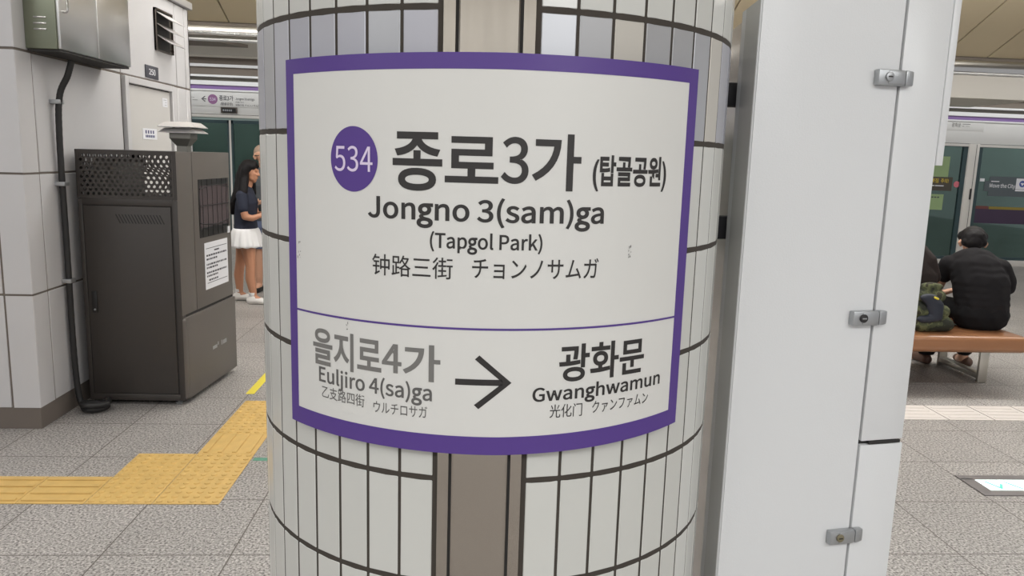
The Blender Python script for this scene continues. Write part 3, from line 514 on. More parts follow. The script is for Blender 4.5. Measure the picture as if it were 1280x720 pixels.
# pressed steel strip: flat channel with a raised middle
def curved_r(r): return lambda u, v: pol(r, u, v)
sb = BM()
ca = (TL_ + TR_) / 2; Ms = Matrix.Translation(pol(0, 0, 0)) @ Matrix.Rotation(ca, 4, 'Z')
hwid = .0725
def strip(pts, m, name):
    q = BM(); prism(q, pts, .12, 3.7); bmesh.ops.transform(q, matrix=Ms, verts=q.verts[:]); fin(q, name, m, column, 20)
for sg_ in (-1, 1):
    strip([(sg_ * hwid, -.494), (sg_ * hwid, -.5015), (sg_ * .0535, -.5015), (sg_ * .0535, -.494)], M['steel'], 'strip_edge')
    strip([(sg_ * .054, -.494), (sg_ * .054, -.4985), (sg_ * .0475, -.4985), (sg_ * .0475, -.494)], M['gap'], 'strip_groove')
strip([(-.048, -.494), (-.048, -.5045), (-.0455, -.507), (.0455, -.507), (.048, -.5045), (.048, -.494)], M['steel'], 'steel_strip')
bm = BM(); lathe(bm, [(R + .004, 0), (R + .004, .115), (R - .004, .118)], CX, CY, 96); fin(bm, 'base_band', M['steel_dull'], column)

# ------------------------------------------------------------------ the station sign on the column
RS = .52
S0, S1, Z0, Z1 = -.4185, .3735, 1.1065, 1.7595
def sgn(r):
    def curved(s, z):                             # the thin panel is not hung perfectly true: its lower edge sags a little
        b = (Z1 - z) / (Z1 - Z0); low = -.0062 + .0195 * s * (1 if s > 0 else 0) + .065 * s * s * (1 if s > 0 else .45); top = -.006 * max(0, -s / .42)
        return pol(r, s / RS, z + b * low + (1 - b) * top)
    return curved
sign = tag(empty('station_sign', pol(RS, 0, Z0)), 'large curved white station name sign with purple border on tiled column', 'sign')
def rel(o):
    o.matrix_parent_inverse = Matrix.Translation(-Vector(sign.location)); return o
bm = BM(); shell_plate(bm, [(S0, S1, Z0, Z1)], sgn(RS - .004), sgn(RS)); rel(fin(bm, 'sign_panel', M['sign_white'], sign, 30))
bm = BM(); b_ = .0225
shell_plate(bm, [(S0 - .0005, S1 + .0005, Z1 - .0245, Z1 + .0005), (S0 - .0005, S1 + .0005, Z0 - .0005, Z0 + .031), (S0 - .0005, S0 + .0215, Z0 + .031, Z1 - .0245), (S1 - .0245, S1 + .0005, Z0 + .031, Z1 - .0245)], sgn(RS - .003), sgn(RS + .0006))
rel(fin(bm, 'purple_border', M['purple'], sign, 30))
for s0, s1 in ((S0 - .0045, S0 + .003), (S1 - .003, S1 + .0045)):
    bm = BM(); shell_plate(bm, [(s0, s1, Z0 + .004, Z1 - .004)], sgn(R + .002), sgn(RS - .0035)); rel(fin(bm, 'mounting_rail', M['steel_dull'], sign, 30))
RT = RS + .0007
def printed(r):
    def curved(s, z): return pol(r, s / RS, z)
    return curved
T = printed(RT)
def L(s, u0, u1, v0, v1, m='ink', bold=0, latin=False, rise=0): return rel(lettering(s, u0, u1, v0, v1, T, M[m], sign, 'lettering', bold, latin, .008, 1, rise))
def sagged(r):
    def curved(s, z): return pol(r, s / RS, z + .018 * s * s + .006 * s)
    return curved
rel(quads([(-.397, .349, 1.3163, 1.3199)], sagged(RT), M['purple'], sign, 'divider_line'))
bm = BM(); n = 72; cs, cz, rx = -.2563, 1.589, .0
ring = [bm.verts.new((cs + .0472 * math.cos(2 * math.pi * k / n), cz + .0535 * math.sin(2 * math.pi * k / n), 0)) for k in range(n)]
bm.faces.new(ring)
x = -.32
while x < -.2:
    bmesh.ops.bisect_plane(bm, geom=bm.verts[:] + bm.edges[:] + bm.faces[:], plane_co=(x, 0, 0), plane_no=(1, 0, 0)); x += .008
for v in bm.verts: v.co = T(v.co.x, v.co.y)
me = bpy.data.meshes.new('route_disc'); bm.to_mesh(me); bm.free(); disc = rel(link('route_disc', me, M['purple'], sign))
lettering('534', -.2945, -.2185, 1.5685, 1.6105, printed(RT + .0006), M['lilac'], disc, 'route_number', .002, True, .008)
B = .021
L('종', -.1821, -.0982, 1.5417, 1.6353, 'ink', B); L('로', -.0939, -.0079, 1.5570, 1.6300, 'ink', B); L('3', -.0041, .0403, 1.5575, 1.6317, 'ink', .014, True); L('가', .0457, .1279, 1.5475, 1.6385, 'ink', B)
L('(탑골공원)', .1491, .3011, 1.5482, 1.6076, 'ink', .027)
L('Jongno 3(sam)ga', -.2278, .1733, 1.4820, 1.5345, 'ink', .018, True)
L('(Tapgol Park)', -.1171, .0672, 1.4415, 1.4780, 'ink', .015, True)
L('钟路三街', -.2194, -.0785, 1.3994, 1.4350, 'ink', .003); L('チョンノサムガ', -.0468, .1677, 1.4030, 1.4375, 'ink', .006)
L('을지로', -.3522, -.2022, 1.2245, 1.2925, 'ink_grey', B, False, -.02); L('4', -.2010, -.1648, 1.2330, 1.2835, 'ink_grey', .016, True); L('가', -.1625, -.0967, 1.2235, 1.2870, 'ink_grey', B)
L('Euljiro 4(sa)ga', -.3378, -.1105, 1.1825, 1.2235, 'ink_mid', .015, True, -.024)
L('乙支路四街', -.3306, -.2356, 1.1655, 1.1880, 'ink_mid', .0, False, -.03); L('ウルチロサガ', -.2173, -.1184, 1.1595, 1.1800, 'ink_mid', .001)
L('광화문', .1037, .2737, 1.2275, 1.2930, 'ink', B, False, .02)
L('Gwanghwamun', .0593, .3179, 1.1885, 1.2235, 'ink', .017, True, .032)
L('光化门', .0903, .1494, 1.1640, 1.1875, 'ink', 0); L('クァンファムン', .1684, .2895, 1.1680, 1.1900, 'ink', .001, False, .03)
# arrow
bm = BM(); th = .0052; ax, az, tail = .0222, 1.2272, -.0712
shaft = [(tail, az - th), (ax - .012, az - th), (ax - .012, az + th), (tail, az + th)]
q = th * 1.41
up = [(ax, az), (ax - .0085, az), (ax - .055, az + .0465 - .002), (ax - .055 + .008, az + .0465 + .006)]
hd1 = [(ax + .001, az), (ax - .0135, az), (-.0325 - .0065, az + .0395), (-.0325 + .001, az + .0465)]
hd2 = [(u, 2 * az - v) for u, v in hd1][::-1]
for poly in (shaft, hd1, hd2): bm.faces.new([bm.verts.new((u, v, 0)) for u, v in poly])
x = -.08
while x < .03:
    bmesh.ops.bisect_plane(bm, geom=bm.verts[:] + bm.edges[:] + bm.faces[:], plane_co=(x, 0, 0), plane_no=(1, 0, 0)); x += .008
for v in bm.verts: v.co = T(v.co.x, v.co.y)
me = bpy.data.meshes.new('arrow'); bm.to_mesh(me); bm.free(); rel(link('arrow', me, M['ink'], sign))
# old scuffs in the print
random.seed(3)
for cx_, cz_, n_, sp in [(.2275, 1.446, 9, .008), (-.39, 1.425, 8, .012), (-.2715, 1.303, 5, .004)]:
    sc = []
    for _ in range(n_):
        u = cx_ + random.uniform(-sp, sp) * .5; v = cz_ + random.uniform(-sp, sp) * 1.3; a = random.uniform(.0005, .0018); sc.append((u, u + a, v, v + random.uniform(.001, .0045)))
    rel(quads(sc, T, M['ink_grey'], sign, 'scuff_mark'))

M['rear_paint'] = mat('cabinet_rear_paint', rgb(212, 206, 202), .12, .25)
# ------------------------------------------------------------------ white equipment cabinet beside the column
cab = tag(empty('equipment_cabinet', (.6, 1.61, 0), math.radians(11)), 'tall white metal equipment cabinet with three latches beside the tiled column', 'cabinet')
D = .42; HC = 1.985
bm = BM()
prism(bm, [(0, .021), (.105, 0), (.333, 0), (.333, D), (.112, D), (.057, .131), (.0205, .131)], 0.02, HC)
bmesh.ops.bevel(bm, geom=[e for e in bm.edges if abs((e.verts[0].co - e.verts[1].co).z) > 1], offset=.003, segments=2, affect='EDGES')
def cab_top(bm):                                  # the roof falls a little towards the column
    for v in bm.verts:
        if v.co.z > 1.9: v.co.z = 1.94 + .09 * v.co.x - .11 * v.co.y
cab_top(bm)
body = fin(bm, 'body', M['white_paint'], cab, 20)
dirx = .08 / (D - .021)
def sx_(y, o): return (y - .021) * dirx - o
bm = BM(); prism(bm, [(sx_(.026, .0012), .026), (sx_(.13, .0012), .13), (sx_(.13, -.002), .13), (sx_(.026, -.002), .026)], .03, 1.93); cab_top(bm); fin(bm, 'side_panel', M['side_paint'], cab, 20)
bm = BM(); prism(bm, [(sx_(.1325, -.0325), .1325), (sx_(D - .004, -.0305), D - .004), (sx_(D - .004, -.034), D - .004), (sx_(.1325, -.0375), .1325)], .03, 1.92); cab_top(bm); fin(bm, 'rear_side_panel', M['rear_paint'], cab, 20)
bm = BM(); box(bm, .3385, .4545, .0, .02, .03, .957, .0015); fin(bm, 'lower_door', M['white_paint'], cab)
bm = BM(); box(bm, .3385, .4525, .0, .02, .9675, HC, .0015); fin(bm, 'upper_door', M['white_paint'], cab)
bm = BM(); box(bm, .3325, .446, .012, D, .02, HC); fin(bm, 'door_rebate', M['gap'], cab)
bm = BM(); box(bm, .446, .4535, .02, D, .02, HC, .002); fin(bm, 'side_wall', M['white_paint'], cab)
bm = BM(); box(bm, .4535, .4715, -.002, D * .6, 1.609, HC - .001, .0015); fin(bm, 'hood_flange', M['white_paint'], cab)
bm = BM(); box(bm, .36, .446, -.0012, .004, .9585, .966, .0005); fin(bm, 'door_gasket', M['gap'], cab)
def latch(z, core, lab):
    o = empty('latch', (.315, 0, z)); o.parent = cab
    bm = BM(); box(bm, -.046, .0195, -.017, .0, -.0165, .0165, .0025); fin(bm, 'keeper', M['latch'], o)
    bm = BM()
    for x0, x1, y0 in ((.0215, .045, -.018),):
        vs = box(bm, x0, x1, y0, 0, -.0165, .0165, .003)
        for v in vs:
            if v.co.x > .035: v.co.y *= .75; v.co.z *= .94
    fin(bm, 'hook', M['latch'], o)
    bm = BM(); box(bm, -.022, .0195, -.0185, -.016, -.0135, .0135, .001); fin(bm, 'lever', M['latch'], o)
    bm = BM(); lathe(bm, [(.0095, 0), (.0095, .0035), (.008, .0042)], 0, 0, 24)
    bmesh.ops.transform(bm, matrix=Matrix.Translation((-.021, -.0178, .001)) @ Matrix.Rotation(math.radians(90), 4, 'X'), verts=bm.verts[:])
    k = fin(bm, 'lock_core', core, o)
    bm = BM(); box(bm, -.0265, -.0155, -.0226, -.0218, -.0004, .0024); fin(bm, 'slot', M['latch_dark'] if core is not M['latch_dark'] else M['latch'], o)
    return o
latch(1.791, M['latch'], ''); latch(1.2655, M['latch_dark'], ''); latch(.737, M['latch_brass'], '')
# black spacers that tie the cabinet to the column
for z, y, wd, lab in [(1.755, 1.795, .06, 'black rubber spacer between column and white cabinet, upper one'), (1.451, 1.795, .06, 'black rubber spacer between column and white cabinet, lower one')]:
    bm = BM(); box(bm, -.017, .046, -.016, .016, -.027, .027, .005)
    o = fin(bm, 'spacer_block', M['rubber'], None); o.location = (.575, y, z); tag(o, lab, 'spacer', 'spacers between column and cabinet')

# ------------------------------------------------------------------ charcoal air cleaner standing by the wall
kio = tag(empty('air_cleaner', (-2.325, 4.78, 0), math.radians(-1.2)), 'dark charcoal metal machine with perforated top standing against the grey panelled wall', 'air cleaner')
W, DD, HK = .588, .79, 1.572
ch, cs_ = M['charcoal'], M['charcoal_side']
bm = BM()
box(bm, 0, .026, 0, .03, .03, 1.28, .003); box(bm, W - .034, W, 0, .03, .03, 1.28, .003); box(bm, .02, W - .03, 0, .03, .03, .072, .003); box(bm, .02, W - .03, 0, .03, 1.245, 1.285, .003)
box(bm, 0, W, .03, DD - .03, .03, 1.285)
fin(bm, 'body', ch, kio)
bm = BM(); box(bm, .026, W - .034, .006, .03, .07, 1.246); fin(bm, 'door_gap', M['gap'], kio)
bm = BM(); box(bm, .031, W - .042, -.002, .02, .075, 1.241, .003); door = fin(bm, 'front_door', ch, kio)
bm = BM()
for k in range(15):
    x = .217 + k * .0185
    v = [bm.verts.new(p) for p in ((x, -.0026, 1.192), (x + .007, -.0026, 1.192), (x + .033, -.0026, 1.138), (x + .026, -.0026, 1.138))]; bm.faces.new(v)
fin(bm, 'louver_slots', M['black'], door, None)
bm = BM(); box(bm, .05, .083, -.009, 0, .585, .72, .004); hd = fin(bm, 'door_handle', M['black'], door)
bm = BM(); lathe(bm, [(.006, 0), (.006, .003)], 0, 0, 16); bmesh.ops.transform(bm, matrix=Matrix.Translation((.068, -.0088, .607)) @ Matrix.Rotation(math.radians(90), 4, 'X'), verts=bm.verts[:]); fin(bm, 'key_hole', M['latch'], door)
# perforated hood, open through to the back
def perforated(u0, u1, z0, z1, mapf, nu, nz, r):  # staggered round holes, every hole a real opening
    bm = BM(); du = (u1 - u0) / nu; dz = (z1 - z0) / nz; n = 12
    F_ = lambda pts: bm.faces.new([bm.verts.new(mapf(*p)) for p in pts])
    for j in range(nz):
        off = du / 2 if j % 2 else 0; b_, t_ = z0 + j * dz, z0 + (j + 1) * dz
        if off:
            for a_ in (u0, u1 - off): F_([(a_, b_), (a_ + off, b_), (a_ + off, t_), (a_, t_)])
        for i in range(nu - (j % 2)):
            cu, cz = u0 + off + (i + .5) * du, b_ + .5 * dz; sq = []
            for k in range(n):
                a = 2 * math.pi * k / n + math.pi / 4; x, y = math.cos(a), math.sin(a); s = 1 / max(abs(x), abs(y)); sq.append((cu + x * s * du / 2, cz + y * s * dz / 2))
            A = [bm.verts.new(mapf(*p)) for p in sq]
            Bv = [bm.verts.new(mapf(cu + r * math.cos(2 * math.pi * k / n + math.pi / 4), cz + r * math.sin(2 * math.pi * k / n + math.pi / 4))) for k in range(n)]
            for k in range(n): bm.faces.new((A[k], A[(k + 1) % n], Bv[(k + 1) % n], Bv[k]))
    bmesh.ops.remove_doubles(bm, verts=bm.verts[:], dist=1e-5)
    return bm
def plate(name, bm, par, m=ch):
    o = fin(bm, name, m, par, None); sd = o.modifiers.new('s', 'SOLIDIFY'); sd.thickness = .002; sd.offset = 0; return o
hz0, hz1 = 1.30, 1.55
plate('perforated_front', perforated(.015, W - .02, hz0, hz1, lambda u, z: (u, .003, z), 17, 10, .0098), kio)
plate('perforated_back', perforated(.04, W - .06, hz0, hz1, lambda u, z: (u, DD - .02, z), 12, 7, .0165), kio)
plate('perforated_side', perforated(.05, .75, hz0, hz1, lambda u, z: (.004, u, z), 20, 9, .0125), kio)
bm = BM()
box(bm, 0, W, 0, .005, hz1, HK); box(bm, 0, W, 0, .005, 1.285, hz0); box(bm, 0, .015, 0, .005, hz0, hz1); box(bm, W - .02, W, 0, .2, hz0, hz1); box(bm, 0, W, 0, DD, HK - .004, HK, .001)
box(bm, 0, .006, 0, .05, 1.285, HK); box(bm, 0, .006, .75, DD, 1.285, HK); box(bm, 0, .006, 0, DD, hz1, HK); box(bm, 0, .006, 0, DD, 1.285, hz0)
box(bm, 0, .04, DD - .022, DD - .018, 1.285, HK); box(bm, W - .06, W, DD - .022, DD - .018, 1.285, HK); box(bm, 0, W, DD - .022, DD - .018, hz1, HK)
fin(bm, 'hood_frame', ch, kio)
bm = BM(); box(bm, .02, .33, .16, .17, 1.286, 1.52, .003); fin(bm, 'inner_plate', M['vent_grey'], kio)
# right-hand side: upper door with window, lower box
Ms_ = Matrix.Translation((W, 0, 0)) @ Matrix.Rotation(math.radians(-4), 4, 'Z')
def side(bm): bmesh.ops.transform(bm, matrix=Ms_, verts=bm.verts[:]); return bm
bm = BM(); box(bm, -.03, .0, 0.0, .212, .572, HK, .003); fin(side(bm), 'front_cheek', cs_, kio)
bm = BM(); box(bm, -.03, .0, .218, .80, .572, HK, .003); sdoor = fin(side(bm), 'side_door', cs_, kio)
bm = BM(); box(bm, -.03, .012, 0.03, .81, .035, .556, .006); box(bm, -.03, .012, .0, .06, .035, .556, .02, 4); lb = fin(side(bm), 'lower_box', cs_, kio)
bm = BM(); box(bm, -.04, -.004, 0, .80, .03, 1.56); fin(side(bm), 'inner_case', M['gap'], kio)
fnS = lambda off: (lambda u, z: Ms_ @ Vector((off, u, z)))
bm = BM(); box(bm, 0, .003, .29, .77, 1.025, 1.40, .001); box(bm, -.001, .0035, .305, .755, 1.075, 1.36); win = fin(side(bm), 'window_frame', M['black'], sdoor)
M['dark_glass'] = mat('dark_screen', rgb(96, 84, 86), .12, spec=.8, bump=.35, bscale=9)
bm = BM(); box(bm, .003, .0042, .305, .755, 1.09, 1.36); fin(side(bm), 'screen', M['dark_glass'], sdoor)
bm = BM()
for k in range(3):                                # thin guard wires, a little bowed
    z = 1.12 + k * .11
    tube(bm, [(.006, .30 + .46 * t / 10, z + (k - 1) * .02 * math.sin(math.pi * t / 10)) for t in range(11)], .0028, 6)
for k in range(6):
    y = .33 + .08 * k
    tube(bm, [(.006, y + .012 * math.sin(math.pi * t / 8) * (2.5 - k) / 2.5, 1.03 + .37 * t / 8) for t in range(9)], .0016, 6)
fin(side(bm), 'guard_wire', M['black'], sdoor)
bm = BM(); box(bm, 0, .001, .352, .726, .677, .986); pp = fin(side(bm), 'notice', M['paper'], sdoor, None); pp['label'] = 'white printed notice sheet'
random.seed(5)
rc = [(.372, .708, .945, .949), (.38, .706, .715, .719)]
for z in (.9, .875, .84, .818, .785, .763, .735):
    u = .375 + (.03 if z < .75 else 0)
    end = .70 if z in (.9, .84, .785) else .55
    while u < end:
        a = random.uniform(.012, .034); rc.append((u, min(u + a, end), z - .006, z + .006)); u += a + .007
rc.append((.5, .58, .922, .932))
quads(rc, fnS(.0016), M['print'], pp, 'print')
bm = BM(); box(bm, 0.003, .006, .725, .765, 1.02, 1.065); fin(side(bm), 'tag', M['paper'], sdoor, None)
for rc in ([(.40, .47, .262, .285), (.48, .495, .275, .298)], [(.54, .555, .262, .295), (.565, .63, .262, .29)]): quads(rc, fnS(.0126), M['latch'], lb, 'logo')
for x, y in ((.06, .05), (W - .06, .05), (.06, DD - .06), (W - .06, DD - .06)):
    bm = BM(); lathe(bm, [(.02, 0), (.022, .012), (.012, .014), (.012, .036)], x, y, 16); fin(bm, 'foot', M['latch'], kio)
# exhaust cap on the machine
vt = tag(empty('exhaust_vent', (-1.845, 5.22, HK)), 'small steel exhaust stack with two flared caps on the charcoal machine', 'vent')
bm = BM()
def pyr(bm, w0, z0, w1, z1):
    lo = [bm.verts.new((sx * w0, sy * w0, z0)) for sx, sy in ((-1, -1), (1, -1), (1, 1), (-1, 1))]; hi = [bm.verts.new((sx * w1, sy * w1, z1)) for sx, sy in ((-1, -1), (1, -1), (1, 1), (-1, 1))]
    bm.faces.new(lo[::-1]); bm.faces.new(hi)
    for i in range(4): bm.faces.new((lo[i], lo[(i + 1) % 4], hi[(i + 1) % 4], hi[i]))
b1 = BM(); pyr(b1, .034, 0, .034, .035); pyr(b1, .034, .035, .066, .083); pyr(b1, .066, .083, .066, .118); fin(b1, 'neck', M['vent_grey'], vt)
b1 = BM(); pyr(b1, .119, .118, .119, .121); pyr(b1, .119, .121, .085, .148); fin(b1, 'lower_cap', M['vent_steel'], vt)
b1 = BM(); pyr(b1, .119, .153, .119, .156); pyr(b1, .119, .156, .085, .186); fin(b1, 'upper_cap', M['vent_steel'], vt)
for sx in (-1, 1):
    b1 = BM(); box(b1, sx * .06 - .006, sx * .06 + .006, -.006, .006, .14, .16); fin(b1, 'cap_bracket', M['vent_grey'], vt)

# ------------------------------------------------------------------ things on the left wall
sb_ = tag(empty('junction_box', (XL + .001, 4.44, 2.1)), 'polished steel electrical box mounted high on the grey panelled wall', 'electrical box')
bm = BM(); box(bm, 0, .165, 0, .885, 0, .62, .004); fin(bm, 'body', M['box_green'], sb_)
bm = BM(); box(bm, .165, .182, .008, .44, .002, .618, .004); d1 = fin(bm, 'door', M['box_steel'], sb_)
bm = BM(); tube(bm, smoothpath([(.182, .05, .2), (.205, .05, .205), (.207, .05, .26), (.205, .05, .32), (.182, .05, .325)], 5), .006, 8); fin(bm, 'door_handle', M['mirror'], d1)
bm = BM(); box(bm, .165, .185, .443, .88, .002, .618, .004); fin(bm, 'door', M['box_steel'], sb_)
bm = BM()
for k in range(3): box(bm, .05, .118, -.005, .001, .095 + k * .031, .105 + k * .031, .003)
fin(bm, 'louver', M['mirror'], sb_)
bm = BM(); box(bm, .005, .175, .01, .87, -.012, 0); fin(bm, 'dark_underside', M['gap'], sb_)  # thin dark slab gives the box its dark underside
bm = BM()
pth = smoothpath([(XL + .13, 4.66, 2.064), (XL + .10, 4.665, 1.98), (XL + .045, 4.67, 1.86), (XL + .03, 4.67, 1.6), (XL + .03, 4.67, 1.0), (XL + .03, 4.67, .4), (XL + .04, 4.67, .12), (XL + .07, 4.655, .03), (XL + .12, 4.6, .025), (XL + .19, 4.62, .025), (XL + .2, 4.69, .025), (XL + .13, 4.72, .026), (XL + .07, 4.66, .045), (XL + .13, 4.57, .06), (XL + .23, 4.61, .06), (XL + .2, 4.7, .06)], 14)
tube(bm, pth, .0175, 10, .05)
cond = tag(fin(bm, 'cable_conduit', M['conduit'], None), 'black corrugated cable hose running down the wall beside the charcoal machine', 'cable')
for z in (1.835, 1.37, .8):
    bm = BM(); box(bm, XL + .0005, XL + .03 + .026, 4.64, 4.7, z - .012, z + .012, .003); fin(bm, 'clamp', M['latch'], cond)
lv = tag(empty('wall_louver', (XL + .001, 6.375, 2.32)), 'dark wall vent with three tilted steel blades above the service door', 'vent')
bm = BM(); box(bm, 0, .012, -.17, .17, 0, .31); box(bm, 0, .02, -.17, -.155, 0, .31); box(bm, 0, .02, .155, .17, 0, .31); box(bm, 0, .02, -.17, .17, .297, .31); fin(bm, 'frame', M['base_dark'], lv)
bm = BM(); box(bm, .008, .014, -.155, .1, .01, .295); fin(bm, 'dark_opening', M['black'], lv)
for k in range(3):
    bm = BM(); box(bm, 0, .12, -.15, .16, -.003, .003, .001); bmesh.ops.transform(bm, matrix=Matrix.Translation((.012, 0, .115 + k * .085)) @ Matrix.Rotation(math.radians(32), 4, 'Y'), verts=bm.verts[:]); fin(bm, 'blade', M['vent_steel'], lv)
num = tag(empty('number_plate', (XL + .001, 6.12, 2.1)), 'small dark door number plate above the service door', 'sign')
bm = BM(); box(bm, 0, .006, -.12, .12, 0, .092, .002); fin(bm, 'plate', M['print'], num)
fY = lambda x, y, z: flat_fn((x, y, z), (0, 1, 0), (1, 0, 0), .0006)
lettering('250', -.06, .06, .026, .068, fY(.006, 0, 0), M['paper'], num, 'lettering', .008, True)
nt_ = tag(empty('door_notice', (XL + .0065, 6.02, 1.65)), 'white notice with two lines of blue print on the service door', 'notice')
bm = BM(); box(bm, 0, .003, -.13, .13, 0, .08); fin(bm, 'sheet', M['paper'], nt_, None)
random.seed(2)
quads([(-.085 + .045 * k, -.062 + .045 * k, .042, .066) for k in range(4)] + [(-.085 + .025 * k, -.067 + .025 * k, .014, .032) for k in range(7)], fY(.003, 0, 0), M['print_blue'], nt_, 'print')
ns = tag(empty('door_sticker', (XL + .0065, 6.34, 1.905)), 'tiny white sticker near the top corner of the service door', 'sticker')
bm = BM(); box(bm, 0, .002, -.05, .05, 0, .068); fin(bm, 'sheet', M['paper'], ns, None)
quads([(-.03, .03, .05, .055), (-.0, .03, .032, .037), (-.01, .03, .012, .017)], fY(.002, 0, 0), M['latch'], ns, 'print')

# ------------------------------------------------------------------ floor: tactile paving, tapes, lit sign
def tactile(kind):
    bm = BM(); e = .0015; box(bm, e, .3 - e, e, .3 - e, .0005, .004, .001, 1)
    if kind == 'dots':
        for i in range(6):
            for j in range(6): lathe(bm, [(.015, .004), (.013, .0085), (.008, .0105)], .025 + .05 * i, .025 + .05 * j, 10)
    else:
        for i in range(4): box(bm, .012, .288, .0375 + .075 * i - .012, .0375 + .075 * i + .012, .003, .0105, .003, 1)
    return fin(bm, 'tactile_tile', M['yellow'], None, 30)
td, tb = tactile('dots'), tactile('bars')
used = set()
def put(src, x, y, lab, rot=0):
    if src.name in used:
        o = src.copy(); C.objects.link(o)
    else: used.add(src.name); o = src
    o.location = (x, y, 0)
    if rot: o.rotation_euler.z = math.pi / 2; o.location.x += .3
    tag(o, lab, 'tactile tile', 'yellow tactile paving tiles'); return o
Y0 = 3.37
put(tb, -2.0, Y0, 'yellow tactile tile with bars adjoining the corner of studded tiles')
put(tb, -2.3, Y0, 'yellow tactile tile with bars, second one left of the studded corner')
put(tb, -2.6, Y0, 'yellow tactile tile with bars, third one left of the studded corner')
put(tb, -2.9, Y0, 'yellow tactile tile with bars, fourth one left of the studded corner')
put(td, -1.7, Y0, 'studded yellow tactile tile at the near left of the square of four')
put(td, -1.4, Y0, 'studded yellow tactile tile at the near right of the square of four')
put(td, -1.7, Y0 + .3, 'studded yellow tactile tile at the far left of the square of four')
put(td, -1.4, Y0 + .3, 'studded yellow tactile tile at the far right of the square of four')
put(tb, -1.4, Y0 + .6, 'yellow tactile tile with bars leading away from the studded square', 1)
put(td, -1.4, Y0 + .9, 'studded yellow tactile tile just beyond the single tile with lengthwise bars')
put(td, -1.4, Y0 + 1.2, 'farthest studded yellow tactile tile, near the foot of the charcoal machine')
bm = BM(); box(bm, -1.44, -1.385, 5.02, 5.62, .0004, .002); tag(fin(bm, 'floor_tape', M['yellow_tape'], None, None), 'short strip of yellow tape on the floor past the charcoal machine', 'tape')
bm = BM(); box(bm, -1.09, -.6, 3.885, 3.925, .0004, .0015); tag(fin(bm, 'floor_tape', M['green_tape'], None, None), 'green tape mark on the floor behind the tiled column', 'tape')
bm = BM(); box(bm, 2.35, 7.5, 4.63, 4.925, .0005, .003)
st = struct(fin(bm, 'floor_strip', M['strip'], None, None))
bm = BM()
for k in range(17): x = 2.53 + .3095 * k - .0; box(bm, x, x + .006, 4.63, 4.925, .003, .0034)
fin(bm, 'strip_joints', M['joint'], st, None)
bm = BM()
for k in range(16):
    for j in range(4): x = 2.56 + .3095 * k; box(bm, x, x + .25, 4.665 + .065 * j, 4.69 + .065 * j, .003, .0055, .001, 1)
fin(bm, 'strip_bars', M['strip'], st, None)
es = tag(empty('floor_exit_sign', (2.61, 3.49, 0)), 'lit white and green exit sign set flush in the granite floor', 'floor sign')
bm = BM(); box(bm, 0, .78, 0, .055, .0005, .006, .001, 1); box(bm, 0, .78, .19, .245, .0005, .006, .001, 1); box(bm, 0, .07, .05, .2, .0005, .006, .001, 1); box(bm, .71, .78, .05, .2, .0005, .006, .001, 1); fin(bm, 'frame', M['sign_frame'], es)
bm = BM(); box(bm, .068, .712, .053, .192, .0005, .004); fin(bm, 'lit_panel', M['lit'], es, None)
flo = lambda a, b: Vector((a, b, .0046))
def fpoly(polys, m, name):
    bm = BM()
    for p in polys: bm.faces.new([bm.verts.new(flo(*q)) for q in p])
    me = bpy.data.meshes.new(name); bm.to_mesh(me); bm.free(); return link(name, me, m, es)
fpoly([[(.105, .165), (.12, .17), (.155, .08), (.14, .075)], [(.14, .09), (.15, .08), (.185, .13), (.175, .14)], [(.205, .165), (.22, .165), (.265, .075), (.25, .075)], [(.3, .125), (.36, .125), (.36, .135), (.3, .135)]], M['lit_pale'], 'pictogram')
fpoly([[(.35, .105), (.43, .105), (.43, .145), (.35, .145)], [(.43, .07), (.5, .125), (.43, .178)], [(.53, .07), (.64, .07), (.64, .178), (.53, .178)]], M['lit_green'], 'pictogram')

# ------------------------------------------------------------------ writing on the far wall and the glass (each hangs with the wall)
def on_wall(name, x, z, lab, cat, off=0):
    o = empty(name, (x, YW - off, z - TILT * (x - 2.4))); o.rotation_euler.y = TILT; return tag(o, lab, cat)
fW = lambda d: flat_fn((0, -d, 0), (1, 0, 0), (0, -1, 0), .0015)
hs = on_wall('platform_name_sign', -3.9, 2.25, 'small white station name panel with purple disc above the left screen doors', 'sign', .001)
bm = BM(); box(bm, -.47, .75, -.004, 0, -.05, .17, .001); fin(bm, 'panel', M['header'], hs)
bm = BM(); r_ = [bm.verts.new((-.1 + .075 * math.cos(2 * math.pi * k / 40), -.0055, .06 + .075 * math.sin(2 * math.pi * k / 40))) for k in range(40)]; bm.faces.new(r_)
M['mauve'] = mat('faded_mauve', rgb(150, 104, 146), .5)
dk = fin(bm, 'route_disc', M['mauve'], hs, None); lettering('534', -.145, -.055, .035, .085, fW(.006), M['lilac'], dk, 'route_number', .01, True)
lettering('종로3가', -.0, .215, .045, .125, fW(.005), M['print'], hs, 'lettering', .012); lettering('(탑골공원)', .02, .205, -.035, .02, fW(.005), M['print'], hs, 'lettering', .005)
lettering('Jongno 3(sam)ga', .25, .54, .05, .1, fW(.005), M['print'], hs, 'lettering', .005, True); lettering('(Tapgol Park)', .25, .38, .015, .04, fW(.005), M['print'], hs, 'lettering', 0, True)
lettering('钟路三街 チョンノサムガ', .25, .62, -.03, .0, fW(.005), M['print'], hs)
quads([(-.25, -.195, .056, .066)], fW(.005), M['print'], hs, 'arrow')
bm = BM()
for s in (1, -1): bm.faces.new([bm.verts.new(p) for p in ((-.275, -.0065, .061), (-.22, -.0065, .061 + s * .045), (-.21, -.0065, .061 + s * .035), (-.258, -.0065, .061))])
fin(bm, 'arrow', M['print'], hs, None)
lettering('Euljiro 4(sa)ga', -.46, -.38, .07, .085, fW(.005), M['ink_mid'], hs, 'lettering', 0, True); quads([(-.46, -.43, .035, .045), (-.41, -.33, .037, .042)], fW(.005), M['ink_mid'], hs)
